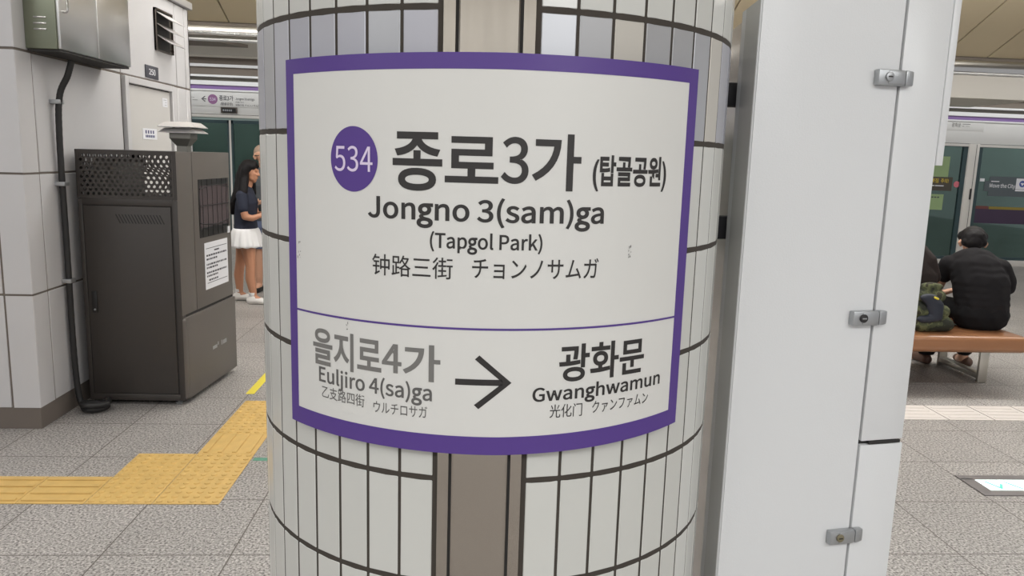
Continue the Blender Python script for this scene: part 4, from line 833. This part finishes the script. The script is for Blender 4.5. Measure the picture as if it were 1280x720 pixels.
ds = on_wall('display_unit', -3.752, 2.145, 'small dark display set in the white band below the station name', 'display', .001)
bm = BM(); box(bm, -.125, .125, -.03, 0, -.04, .05, .004); fin(bm, 'housing', M['base_dark'], ds)
bm = BM(); box(bm, -.105, .11, -.032, -.028, -.03, .035); fin(bm, 'screen', M['black'], ds, None)
quads([(-.09 + .03 * k, -.07 + .03 * k, -.012, .016) for k in range(5)], fW(.032), M['latch'], ds, 'print')
ns2 = on_wall('next_station_panel', 8.15, 2.38, 'small grey next-station writing above the right screen doors', 'sign', .001)
bm = BM(); box(bm, -.3, .4, -.003, 0, -.09, .06, .001); fin(bm, 'panel', M['header'], ns2)
lettering('광화문', -.16, .0, -.035, .035, fW(.004), M['ink_grey'], ns2, 'lettering', .008); quads([(.02, .16, .012, .022), (.02, .06, -.022, -.014), (.08, .15, -.02, -.015)], fW(.004), M['ink_grey'], ns2, 'print')

def on_glass(name, x, z, lab, cat): return on_wall(name, x, z, lab, cat, -.0185)
cs1 = on_glass('caution_sticker', 7.93, 1.42, 'dark caution strip with yellow writing on the left-hand glass door', 'sticker')
M['brown_film'] = mat('dark_brown_film', rgb(72, 66, 56), .4)
M['caution'] = mat('caution_yellow', rgb(214, 186, 60), .5)
bm = BM(); box(bm, -.5, .205, -.003, 0, -.13, .1, .001); fin(bm, 'film', M['brown_film'], cs1, None)
[lettering(t_, a_, b_, .0, .075, fW(.004), M['caution'], cs1, 'lettering', .012) for t_, a_, b_ in (('승강장', -.49, -.28), ('발빠짐', -.24, -.04), ('주의!', .0, .135))]; quads([(-.4, -.28, -.055, -.04), (-.27, -.1, -.055, -.04), (-.09, .06, -.055, -.04)], fW(.004), M['paper'], cs1, 'print')
ps = on_glass('round_sticker', 8.215, 1.405, 'round pink sticker on the glass door beside the caution strip', 'sticker')
M['pink'] = mat('pink_film', rgb(206, 112, 124), .5)
bm = BM(); lathe(bm, [(.052, 0), (.052, .002)], 0, 0, 32); bmesh.ops.transform(bm, matrix=Matrix.Rotation(math.radians(90), 4, 'X'), verts=bm.verts[:]); fin(bm, 'film', M['pink'], ps, None)
M['pale_green'] = mat('pale_green_paper', rgb(142, 164, 118), .6)
for (x, z, w_, h_, lab) in [(7.85, 1.68, .40, .36, 'pale green notice on the glass door above the caution strip'), (7.80, 1.10, .42, .26, 'pale green notice on the glass door below the caution strip')]:
    g_ = on_glass('glass_notice', x, z, lab, 'notice'); bm = BM(); box(bm, -w_ / 2, w_ / 2, -.002, 0, -h_ / 2, h_ / 2); fin(bm, 'sheet', M['pale_green'], g_, None)
    if z < 1.3: quads([(-.15 + .05 * k, -.115 + .05 * k, .07, .09) for k in range(6)], fW(.003), M['print'], g_, 'print')
mv = on_glass('slogan_sticker', 9.12, 1.40, 'grey rounded slogan sticker on the glass door behind the seated man', 'sticker')
bm = BM(); box(bm, -.42, .8, -.003, 0, -.17, .16, .0, 1)
es_ = [e for e in bm.edges if abs((e.verts[0].co - e.verts[1].co).y) > .002]; bmesh.ops.bevel(bm, geom=es_, offset=.08, segments=6, affect='EDGES')
M['slogan_film'] = mat('slogan_grey_film', rgb(84, 92, 96), .4)
fin(bm, 'film', M['slogan_film'], mv, None)
lettering('Move the City', -.33, .12, -.045, .045, fW(.004), M['paper'], mv, 'lettering', .012, True); quads([(-.31, -.17, .07, .085)], fW(.004), M['paper'], mv)
bm = BM(); box(bm, .13, .36, -.006, -.003, -.04, .14, .001); fin(bm, 'train_icon', M['paper'], mv, None); bm = BM(); box(bm, .13, .4, -.006, -.003, -.075, -.045, .001); fin(bm, 'train_icon', M['paper'], mv, None)
bm = BM(); r_ = [bm.verts.new((.24 + .055 * math.cos(2 * math.pi * k / 24), -.0075, .05 + .055 * math.sin(2 * math.pi * k / 24))) for k in range(24)]; bm.faces.new(r_)
M['blue'] = mat('blue_emblem', rgb(62, 84, 156), .5); fin(bm, 'train_icon', M['blue'], mv, None)
bm = BM(); bm.faces.new([bm.verts.new(p) for p in ((.205, -.009, .065), (.275, -.009, .065), (.24, -.009, .015))]); fin(bm, 'train_icon', M['paper'], mv, None)
sb2 = on_glass('safety_band', 9.55, .91, 'dark purple safety band with yellow edge across the right glass door', 'sticker')
M['band_purple'] = mat('dark_purple_film', rgb(62, 46, 70), .4); M['band_red'] = mat('dull_red_film', rgb(110, 62, 56), .4); M['band_yellow'] = mat('dull_yellow_film', rgb(142, 124, 48), .4)
bm = BM(); box(bm, -.965, .97, -.002, 0, -.14, .1); fin(bm, 'film', M['band_purple'], sb2, None)
bm = BM(); box(bm, -.72, .97, -.0025, 0, .1, .145); fin(bm, 'yellow_edge', M['band_yellow'], sb2, None)
bm = BM(); box(bm, -.965, -.73, -.0025, 0, .1, .15); fin(bm, 'red_end', M['band_red'], sb2, None)
wl = on_glass('white_label', 8.66, 1.50, 'tiny white label at the post edge of the right glass door', 'sticker'); bm = BM(); box(bm, -.05, .03, -.006, -.002, -.03, .02); fin(bm, 'sheet', M['paper'], wl, None)

# ------------------------------------------------------------------ bench
bench = tag(empty('bench', (3.2, 5.6, 0)), 'long varnished wooden bench on flat steel legs by the platform edge', 'bench')
BX0, BX1 = -1.1, .90
bm = BM(); box(bm, BX0, BX1, -.37, .5, .295, .42, .045, 5); fin(bm, 'seat', M['wood'], bench)
for lx in (.76, -.85):
    bm = BM(); box(bm, lx - .035, lx + .035, -.1, -.075, 0, .3, .003); box(bm, lx - .035, lx + .035, .4, .425, 0, .3, .003)
    box(bm, lx - .035, lx + .035, -.08, .405, .03, .07, .002); box(bm, lx - .035, lx + .035, -.1, .425, .27, .3); fin(bm, 'leg', M['leg_steel'], bench)

# ------------------------------------------------------------------ people
def blob(chains, name, m, parent, voxel=.008, cuts=(), smooth=6, edit=None):
    """One continuous skin grown over tapering limbs: each chain is [(x, y, z, r) or (x, y, z, rx, ry)]."""
    bm = BM()
    def ball(p, rx, ry, axis):
        q = axis.to_track_quat('Z', 'Y').to_matrix().to_4x4() if axis else Matrix.Identity(4)
        bmesh.ops.create_icosphere(bm, subdivisions=2, radius=1, matrix=Matrix.Translation(p) @ Matrix.Diagonal((rx, ry, min(rx, ry) if not axis else (rx + ry) / 2, 1)))
    for ch in chains:
        pts = [(Vector(c[:3]), c[3], c[4] if len(c) > 4 else c[3]) for c in ch]
        if len(pts) == 1: ball(pts[0][0], pts[0][1], pts[0][2], None); continue
        for (p, a, b), (q, c, d) in zip(pts, pts[1:]):
            n = max(1, int((q - p).length / (.3 * min(a, b, c, d))))
            for i in range(n + 1):
                t = i / n; bmesh.ops.create_icosphere(bm, subdivisions=2, radius=1, matrix=Matrix.Translation(p.lerp(q, t)) @ Matrix.Diagonal((a + (c - a) * t, b + (d - b) * t, (min(a, b) + (min(c, d) - min(a, b)) * t), 1)))
    me = bpy.data.meshes.new('tmp'); bm.to_mesh(me); bm.free()
    o = bpy.data.objects.new('tmp', me); C.objects.link(o)
    r = o.modifiers.new('r', 'REMESH'); r.mode = 'VOXEL'; r.voxel_size = voxel
    if smooth:
        s = o.modifiers.new('s', 'SMOOTH'); s.iterations = smooth; s.factor = .5
    me2 = bpy.data.meshes.new_from_object(o.evaluated_get(bpy.context.evaluated_depsgraph_get()))
    bpy.data.objects.remove(o); bpy.data.meshes.remove(me)
    bm = BM(); bm.from_mesh(me2); bpy.data.meshes.remove(me2)
    for co, no in cuts:
        g = bmesh.ops.bisect_plane(bm, geom=bm.verts[:] + bm.edges[:] + bm.faces[:], plane_co=co, plane_no=no, clear_outer=True)
        bmesh.ops.holes_fill(bm, edges=[e for e in g['geom_cut'] if isinstance(e, bmesh.types.BMEdge) and e.is_boundary])
    if edit:
        for v in bm.verts: edit(v)
    me = bpy.data.meshes.new(name); bm.to_mesh(me); bm.free()
    for p in me.polygons: p.use_smooth = True
    return link(name, me, m, parent)
def face_frame(c, yaw, pitch=0, tilt=0):
    return Matrix.Translation(c) @ Matrix.Rotation(yaw, 4, 'Z') @ Matrix.Rotation(tilt, 4, 'Y') @ Matrix.Rotation(pitch, 4, 'X')
def head_chains(F, s=1.0):
    """Skull, jaw, nose, ears, brow in head space (front = -Y), 0.23 tall at s=1."""
    def p(x, y, z, *r): return tuple(F @ Vector((x * s, y * s, z * s))) + tuple(q * s for q in r)
    ch = [[p(0, .012, .03, .088), p(0, .02, .045, .088)], [p(0, -.03, -.015, .066), p(0, -.045, -.06, .045)], [p(0, -.055, -.092, .028)], [p(.03, -.035, -.06, .034)], [p(-.03, -.035, -.06, .034)],
          [p(0, -.092, .018, .011), p(0, -.110, -.018, .014)], [p(.011, -.100, -.022, .010)], [p(-.011, -.100, -.022, .010)], [p(-.022, -.082, .032, .017), p(.022, -.082, .032, .017)],
          [p(-.016, -.088, -.055, .009), p(.016, -.088, -.055, .009)]]
    for sx in (1, -1): ch.append([p(sx * .086, .012, .018, .014), p(sx * .092, .018, .0, .016), p(sx * .086, .008, -.026, .011)])
    return ch
def face_bits(F, s, body, brow=True):
    def add(name, pts, m):
        for x, y, z, a, b, c in pts:
            bm = BM(); bmesh.ops.create_icosphere(bm, subdivisions=2, radius=1, matrix=F @ Matrix.Translation((x * s, y * s, z * s)) @ Matrix.Diagonal((a * s, b * s, c * s, 1))); fin(bm, name, m, body)
    add('eye', [(sx * .031, -.084, .010, .014, .008, .006) for sx in (1, -1)], M['black'])
    if brow: add('eyebrow', [(sx * .032, -.093, .034, .02, .006, .0035) for sx in (1, -1)], M['hair'])
    add('mouth', [(0, -.095, -.056, .021, .006, .006)], M['lips'])
def hand_chains(wrist, direction, palm_n, s=1.0, curl=.9, side=1):
    """Palm, four unequal bent fingers and a thumb leaving the side of the palm."""
    w = Vector(wrist); d = Vector(direction).normalized(); n = Vector(palm_n); n = (n - d * n.dot(d)).normalized(); t = d.cross(n) * side
    P = lambda a, b, c: w + d * a * s + t * b * s + n * c * s
    T_ = lambda v, r: (v.x, v.y, v.z, r * s)
    ch = []
    for b in (-.027, -.009, .009, .027): ch.append([T_(P(.0, b * .55, 0), .017), T_(P(.075, b, .004), .0125)])
    for b, ln in ((-.029, .058), (-.010, .07), (.010, .075), (.029, .068)):
        pos = P(.082, b, .004); a = .25; pts = [T_(pos, .0095)]
        for f in (.45, .32, .23):
            pos = pos + (d * math.cos(a) + n * math.sin(a)) * ln * f * s; pts.append(T_(pos, .0085)); a += curl * .75
        ch.append(pts)
    p0 = P(.022, .024, .004); p1 = P(.045, .05, .018); p2 = P(.072, .058, .03); p3 = P(.092, .05, .042)
    ch.append([T_(p0, .015), T_(p1, .012), T_(p2, .0105), T_(p3, .009)])
    return ch

# woman by the charcoal machine: side on, facing along the platform
def woman():
    p = tag(empty('person', (-2.28, 8.2, 0)), 'woman with long black hair, navy T-shirt, white skirt and white sneakers standing', 'person')
    inv = lambda o: (setattr(o, 'matrix_parent_inverse', Matrix.Translation(-Vector(p.location))), o)[1]
    F = face_frame(Vector((-2.235, 8.19, 1.365)), math.radians(78), math.radians(6)); s = .86
    body = [[(-2.30, 8.2, .76, .11, .15), (-2.30, 8.2, .90, .09, .125), (-2.285, 8.2, 1.06, .095, .14), (-2.29, 8.2, 1.15, .07, .12)], [(-2.285, 8.2, 1.17, .05), (-2.245, 8.195, 1.30, .044)],
            [(-2.28, 8.125, .74, .085), (-2.255, 8.11, .58, .076), (-2.235, 8.1, .40, .052), (-2.240, 8.1, .27, .053), (-2.210, 8.1, .08, .034)], [(-2.210, 8.1, .07, .034), (-2.13, 8.09, .035, .032)],
            [(-2.31, 8.275, .74, .085), (-2.36, 8.29, .58, .074), (-2.395, 8.3, .42, .052), (-2.415, 8.3, .28, .052), (-2.41, 8.3, .085, .034)], [(-2.41, 8.3, .075, .034), (-2.335, 8.3, .035, .032)],
            [(-2.295, 8.06, 1.13, .05), (-2.275, 8.03, 1.03, .043), (-2.255, 8.02, .92, .036), (-2.19, 8.045, .905, .033), (-2.12, 8.08, .93, .025)],
            [(-2.285, 8.34, 1.13, .05), (-2.265, 8.37, 1.02, .043), (-2.235, 8.36, .915, .036), (-2.15, 8.28, .93, .030), (-2.09, 8.2, .95, .025)]]
    body += head_chains(F, s) + hand_chains((-2.12, 8.08, .93), (.8, .35, .3), (0, .8, .3), .85, .9, -1) + hand_chains((-2.09, 8.2, .95), (.7, -.5, .25), (-.2, -.6, .5), .85, .9, 1)
    b = inv(blob(body, 'body', M['skin_tan'], p, .0065, smooth=4)); face_bits(Matrix.Translation(-Vector(p.location)) @ F, s, b)
    inv(blob([[(-2.30, 8.2, .74, .125, .165), (-2.30, 8.2, .90, .112, .145), (-2.288, 8.2, 1.05, .118, .155), (-2.29, 8.2, 1.13, .09, .14), (-2.285, 8.2, 1.19, .065, .07)],
              [(-2.295, 8.07, 1.13, .062), (-2.278, 8.035, 1.03, .056), (-2.272, 8.03, 1.0, .056)], [(-2.288, 8.33, 1.13, .062), (-2.27, 8.37, 1.02, .056)]], 'shirt', M['navy'], p, .009, [((0, 0, .755), (0, 0, -1))]))
    bm = BM(); n = 96; rings = []
    for t in range(9):
        f = t / 8; z = .79 - .19 * f; ring = []
        for k in range(n):
            a = 2 * math.pi * k / n; fold = 1 + .05 * f * math.cos(a * 13) + .02 * f * math.cos(a * 29 + 1)
            ring.append(bm.verts.new((-2.30 + (.122 + .055 * f ** .7) * math.cos(a) * fold, 8.2 + (.162 + .06 * f ** .7) * math.sin(a) * fold, z + .006 * math.cos(a * 13) * f)))
        rings.append(ring)
    for A, Bv in zip(rings, rings[1:]):
        for k in range(n): bm.faces.new((A[k], A[(k + 1) % n], Bv[(k + 1) % n], Bv[k]))
    bm.faces.new(rings[0]); o = inv(fin(bm, 'skirt', M['white_cloth'], p, 80)); sd = o.modifiers.new('s', 'SOLIDIFY'); sd.thickness = .004
    hd = lambda x, y, z, *r: tuple(F @ Vector((x * s, y * s, z * s))) + r
    inv(blob([[hd(0, .03, .055, .088), hd(0, .055, .02, .086), hd(0, .07, -.05, .08)], [hd(.05, .0, .075, .05), hd(.075, .03, .02, .045), hd(.08, .04, -.07, .045)], [hd(-.05, .0, .075, .05), hd(-.075, .03, .02, .045), hd(-.08, .04, -.07, .045)],
              [hd(0, -.03, .1, .045)], [hd(.04, -.05, .075, .03)], [hd(-.04, -.05, .075, .03)],
              [hd(0, .075, -.05, .085, .1), (-2.335, 8.19, 1.17, .075, .115), (-2.40, 8.19, 1.05, .05, .10), (-2.425, 8.2, .95, .03, .07)], [hd(-.08, .03, -.07, .045), (-2.275, 8.07, 1.17, .04), (-2.30, 8.05, 1.08, .025)],
              [hd(.08, .03, -.07, .045), (-2.25, 8.31, 1.15, .04)]], 'hair', M['hair'], p, .008))
    for (x, y, nm) in ((-2.172, 8.095, 'sneaker'), (-2.37, 8.3, 'sneaker')):
        sh = inv(blob([[(x - .075, y, .045, .042, .04), (x - .045, y, .07, .042, .038)], [(x - .075, y, .035, .038), (x + .0, y, .04, .04, .042), (x + .07, y, .03, .036, .042), (x + .085, y, .025, .03, .036)]], nm, M['shoe_white'], p, .007, [((0, 0, .004), (0, 0, -1))]))
        bm = BM(); lathe(bm, [(.036, .095), (.037, .125), (.034, .125)], x - .05, y, 20)
        o = inv(fin(bm, 'sock', M['white_cloth'], p))
    return p
woman()
# man behind her, cropped hair, grey shirt
def man_behind():
    p = tag(empty('person', (-2.22, 8.85, 0)), 'man with cropped hair, dark grey T-shirt and blue shorts, half hidden behind the column', 'person')
    inv = lambda o: (setattr(o, 'matrix_parent_inverse', Matrix.Translation(-Vector(p.location))), o)[1]
    F = face_frame(Vector((-2.275, 8.84, 1.52)), math.radians(40)); s = .98; X = -2.255
    body = [[(X, 8.85, .86, .15, .11), (X, 8.85, 1.02, .14, .10), (X, 8.85, 1.2, .16, .11), (X, 8.85, 1.32, .14, .08)], [(X, 8.85, 1.34, .058), (X - .01, 8.84, 1.44, .055)]]
    for sx in (-1, 1):
        body += [[(X + sx * .085, 8.85, .84, .09), (X + sx * .1, 8.84, .48, .06), (X + sx * .1, 8.86, .34, .06), (X + sx * .1, 8.87, .09, .038)], [(X + sx * .1, 8.87, .07, .038), (X + sx * .11, 8.77, .035, .036)],
                 [(X + sx * .18, 8.85, 1.3, .055), (X + sx * .215, 8.84, 1.1, .042), (X + sx * .2, 8.79, .98, .038), (X + sx * .08, 8.68, 1.0, .03)]]
        body += hand_chains((X + sx * .08, 8.68, 1.0), (-sx * .8, -.3, .15), (0, -.2, .9), .95, .8, sx)
    b = inv(blob(body + head_chains(F, s), 'body', M['skin'], p, .008, smooth=4)); face_bits(Matrix.Translation(-Vector(p.location)) @ F, s, b)
    inv(blob([[(X, 8.85, .84, .17, .13), (X, 8.85, 1.02, .165, .125), (X, 8.85, 1.2, .18, .13), (X, 8.85, 1.31, .165, .1), (X, 8.85, 1.37, .075)]] + [[(X + sx * .18, 8.85, 1.3, .07), (X + sx * .212, 8.845, 1.13, .06)] for sx in (-1, 1)], 'shirt', M['grey_shirt'], p, .01, [((0, 0, .82), (0, 0, -1))]))
    inv(blob([[(X, 8.85, .86, .165, .125), (X, 8.85, .78, .165, .12)]] + [[(X + sx * .085, 8.85, .8, .105), (X + sx * .1, 8.845, .52, .095)] for sx in (-1, 1)], 'shorts', M['shorts'], p, .01, [((0, 0, .5), (0, 0, -1))]))
    hd = lambda x, y, z, *r: tuple(F @ Vector((x * s, y * s, z * s))) + r
    inv(blob([[hd(0, .022, .052, .0875), hd(0, .035, .03, .085)]], 'hair', M['stubble'], p, .008))
    bm = BM()
    Fl = Matrix.Translation(-Vector(p.location)) @ F
    for sx in (1, -1): box(bm, sx * .034 - .026, sx * .034 + .026, -.108, -.1, -.008, .026, .006, 2, Fl)
    for sx in (1, -1): box(bm, sx * .09 - .003, sx * .09 + .003, -.1, .02, .008, .018, .001, 1, Fl)
    box(bm, -.012, .012, -.108, -.102, .012, .02, .001, 1, Fl); fin(bm, 'sunglasses', M['black'], p)
    for sx in (-1, 1): inv(blob([[(X + sx * .1, 8.9, .03, .045), (X + sx * .11, 8.77, .028, .048), (X + sx * .11, 8.74, .026, .042)]], 'sandal', M['black'], p, .008, [((0, 0, .003), (0, 0, -1)), ((0, 0, .055), (0, 0, 1))]))
man_behind()

# man on the bench, seen from behind, looking down at a phone
def seated_man():
    p = tag(empty('person', (3.86, 5.6, 0)), 'man in black T-shirt and black trousers sitting on the bench, seen from behind', 'person')
    inv = lambda o: (setattr(o, 'matrix_parent_inverse', Matrix.Translation(-Vector(p.location))), o)[1]
    F = face_frame(Vector((3.862, 5.81, 1.075)), math.radians(178), math.radians(28)); s = .98
    hipL, hipR = (3.83, 5.58, .515), (4.01, 5.56, .515)
    body = [[(3.92, 5.56, .54, .17, .13), (3.92, 5.56, .66, .15, .11), (3.89, 5.60, .82, .165, .12), (3.85, 5.67, .93, .15, .10)], [(3.86, 5.70, .97, .062), (3.862, 5.77, 1.04, .056)],
            [hipL + (.1,), (3.70, 5.92, .53, .078), (3.70, 6.0, .50, .066), (3.76, 6.05, .30, .06), (3.86, 6.08, .09, .04)], [(3.86, 6.08, .07, .04), (3.84, 6.18, .04, .036)],
            [hipR + (.1,), (4.13, 5.92, .53, .078), (4.15, 6.0, .50, .066), (4.15, 6.03, .30, .06), (4.13, 6.0, .09, .04)], [(4.13, 6.0, .07, .04), (4.17, 6.1, .04, .036)],
            [(3.69, 5.68, .90, .055), (3.655, 5.74, .76, .05), (3.64, 5.79, .65, .045), (3.72, 5.90, .615, .037), (3.83, 5.985, .645, .028)],
            [(4.05, 5.66, .90, .055), (4.12, 5.76, .76, .046), (4.13, 5.84, .655, .041), (4.04, 5.95, .64, .036), (3.97, 6.0, .65, .028)]]
    hands = hand_chains((3.83, 5.985, .645), (.6, .5, .35), (.45, -.2, .6), .95, .9, -1) + hand_chains((3.97, 6.0, .65), (-.7, .45, .3), (-.3, -.3, .7), .95, .9, 1)
    b = inv(blob(body + head_chains(F, s) + hands, 'body', M['skin'], p, .0065, smooth=4)); face_bits(Matrix.Translation(-Vector(p.location)) @ F, s, b)
    inv(blob([[(3.92, 5.56, .52, .205, .155), (3.92, 5.555, .62, .195, .145), (3.905, 5.585, .78, .205, .15), (3.875, 5.64, .88, .2, .15), (3.86, 5.675, .935, .175, .125), (3.86, 5.70, .985, .085, .078)],
              [(3.70, 5.675, .905, .082), (3.678, 5.715, .83, .074), (3.672, 5.725, .81, .072)], [(4.03, 5.65, .90, .085), (4.11, 5.74, .79, .07), (4.12, 5.77, .73, .066)]], 'shirt', M['black_shirt'], p, .009, [((0, 0, .5), (0, 0, -1)), ], smooth=8))
    inv(blob([[(3.92, 5.555, .525, .215, .16, ), (3.92, 5.56, .545, .2, .15)], [(3.84, 5.58, .525, .112), (3.70, 5.93, .535, .092), (3.70, 6.01, .51, .085), (3.76, 6.055, .30, .08), (3.86, 6.08, .12, .072)],
              [(4.0, 5.56, .525, .112), (4.13, 5.93, .535, .092), (4.15, 6.01, .51, .085), (4.15, 6.035, .30, .078), (4.13, 6.0, .15, .07)]], 'trousers', M['black_pants'], p, .009, [((0, 0, .422), (0, 0, -1)) if False else ((0, 0, .08), (0, 0, -1))], smooth=8))
    hd = lambda x, y, z, *r: tuple(F @ Vector((x * s, y * s, z * s))) + r
    inv(blob([[hd(0, .02, .06, .094), hd(0, .045, .03, .09)], [hd(0, .06, -.01, .07), hd(0, .055, -.045, .045)], [hd(-.06, .0, .07, .05), hd(.06, .0, .07, .05)], [hd(-.05, .06, -.01, .042), hd(.05, .06, -.01, .042)], [hd(-.045, -.035, .085, .045), hd(.045, -.035, .085, .045)], [hd(-.078, .015, .05, .024)], [hd(.078, .015, .05, .024)]], 'hair', M['hair'], p, .007, smooth=3))
    for (x, y, dx) in ((3.85, 6.11, -.02), (4.15, 6.03, .04)):
        inv(blob([[(x, y - .06, .04, .045, .045), (x + dx * .5, y + .03, .045, .045, .05), (x + dx, y + .11, .034, .046, .04), (x + dx * 1.2, y + .14, .03, .04, .034)]], 'shoe', M['brown_shoe'], p, .008, [((0, 0, .004), (0, 0, -1))]))
    squash = [o for o in p.children]
    for o in squash:
        for v in o.data.vertices:
            if v.co.z > .5:
                w_ = min(1, (v.co.z - .5) / .2); w_ = w_ * w_ * (3 - 2 * w_)
                if o.name.startswith('trousers'): w_ *= .4
                q_ = Matrix.Rotation(math.radians(-23) * w_, 3, 'Z') @ (Vector((v.co.x, v.co.y, 0)) - Vector((3.9, 5.58, 0)))
                v.co = Vector((q_.x + 3.9, q_.y + 5.58, .5 + (v.co.z - .5) * .93))
    return p
seated_man()
ph = tag(empty('phone', (4.055, 6.02, .685)), 'black phone held in the hands of the seated man', 'phone'); ph.rotation_euler.z = math.radians(-23)
bm = BM(); box(bm, -.037, .037, -.004, .004, -.075, .075, .003); bmesh.ops.transform(bm, matrix=Matrix.Rotation(math.radians(52), 4, 'X'), verts=bm.verts[:]); o = fin(bm, 'case', M['black'], ph)
M['phone_lit'] = mat('phone_screen', rgb(120, 130, 140), .2, emit=.5)
bm = BM(); box(bm, -.033, .033, -.0048, -.0042, -.07, .07); bmesh.ops.transform(bm, matrix=Matrix.Rotation(math.radians(52), 4, 'X'), verts=bm.verts[:]); fin(bm, 'screen', M['phone_lit'], ph, None)

# neighbour with long dark hair, mostly behind the cabinet, and the camouflage bag
def neighbour():
    p = tag(empty('person', (3.3, 5.65, 0)), 'person with long dark hair sitting on the bench, partly behind the white cabinet', 'person')
    inv = lambda o: (setattr(o, 'matrix_parent_inverse', Matrix.Translation(-Vector(p.location))), o)[1]
    F = face_frame(Vector((3.27, 5.72, 1.10)), math.radians(185), math.radians(14)); s = .93; X = 3.3
    body = [[(X, 5.62, .53, .16, .12), (X, 5.63, .68, .13, .10), (X, 5.66, .85, .14, .10), (X, 5.68, .92, .12, .08)], [(X, 5.69, .95, .05), (X - .02, 5.71, 1.04, .047)]]
    for sx in (-1, 1):
        body += [[(X + sx * .09, 5.62, .51, .092), (X + sx * .1, 6.0, .51, .066), (X + sx * .1, 6.03, .3, .056), (X + sx * .1, 6.0, .08, .036)], [(X + sx * .1, 6.0, .06, .036), (X + sx * .1, 6.1, .035, .033)],
                 [(X + sx * .155, 5.68, .89, .048), (X + sx * .19, 5.74, .70, .04), (X + sx * .15, 5.86, .61, .035), (X + sx * .06, 5.95, .62, .027)]]
        body += hand_chains((X + sx * .06, 5.95, .62), (-sx * .7, .5, .1), (0, -.1, .9), .88, .8, sx)
    b = inv(blob(body + head_chains(F, s), 'body', M['skin_pale'], p, .008, smooth=4)); face_bits(Matrix.Translation(-Vector(p.location)) @ F, s, b)
    inv(blob([[(X, 5.61, .52, .185, .145), (X, 5.62, .68, .165, .135), (X, 5.65, .85, .175, .13), (X, 5.68, .92, .145, .105), (X, 5.69, .965, .065)]] + [[(X + sx * .155, 5.68, .89, .066), (X + sx * .19, 5.74, .70, .058), (X + sx * .15, 5.86, .62, .052), (X + sx * .09, 5.92, .62, .045)] for sx in (-1, 1)], 'jacket', M['hair_brown'], p, .01, [((0, 0, .47), (0, 0, -1))]))
    inv(blob([[(X, 5.61, .51, .17, .14), (X, 5.63, .52, .17, .13)]] + [[(X + sx * .09, 5.62, .52, .105), (X + sx * .1, 6.0, .52, .08), (X + sx * .1, 6.035, .3, .072), (X + sx * .1, 6.0, .12, .06)] for sx in (-1, 1)], 'trousers', M['black_pants'], p, .01, [((0, 0, .09), (0, 0, -1))]))
    hd = lambda x, y, z, *r: tuple(F @ Vector((x * s, y * s, z * s))) + r
    inv(blob([[hd(0, .03, .06, .09), hd(0, .055, .0, .088)], [hd(0, .06, -.02, .095, .08), (X + .02, 5.58, .95, .12, .06), (X + .07, 5.52, .82, .15, .05), (X + .1, 5.50, .72, .12, .04)], [hd(-.07, .02, .03, .05), (X + .17, 5.57, .92, .06), (X + .22, 5.56, .80, .05)], [hd(-.05, -.03, .08, .05), hd(.05, -.03, .08, .05)]], 'hair', M['hair_brown'], p, .008))
    for sx in (-1, 1): inv(blob([[(X + sx * .1, 5.97, .04, .042), (X + sx * .1, 6.08, .036, .044), (X + sx * .1, 6.14, .03, .036)]], 'shoe', M['black'], p, .008, [((0, 0, .004), (0, 0, -1))]))
neighbour()
bag = tag(empty('bag', (3.45, 5.44, .42)), 'camouflage bag with navy pocket and yellow tag resting on the bench', 'bag')
inv = lambda o: (setattr(o, 'matrix_parent_inverse', Matrix.Translation(-Vector(bag.location))), o)[1]
inv(blob([[(3.36, 5.43, .475, .075, .06), (3.55, 5.43, .475, .055, .06)], [(3.35, 5.44, .58, .085, .06), (3.52, 5.44, .57, .05, .055)], [(3.36, 5.45, .68, .08, .05), (3.49, 5.45, .68, .045, .045)], [(3.42, 5.46, .75, .1, .035)]], 'pouch', M['camo'], bag, .009, [((0, 0, .423), (0, 0, -1))]))
inv(blob([[(3.36, 5.385, .52, .07, .03), (3.44, 5.385, .53, .05, .03), (3.42, 5.385, .63, .07, .03), (3.37, 5.39, .68, .07, .03)]], 'pocket', M['bag_navy'], bag, .008))
inv(blob([[(3.40, 5.365, .685, .010), (3.425, 5.365, .675, .009)]], 'tag', M['yellow_tape'], bag, .005))
bag.location.y -= .035
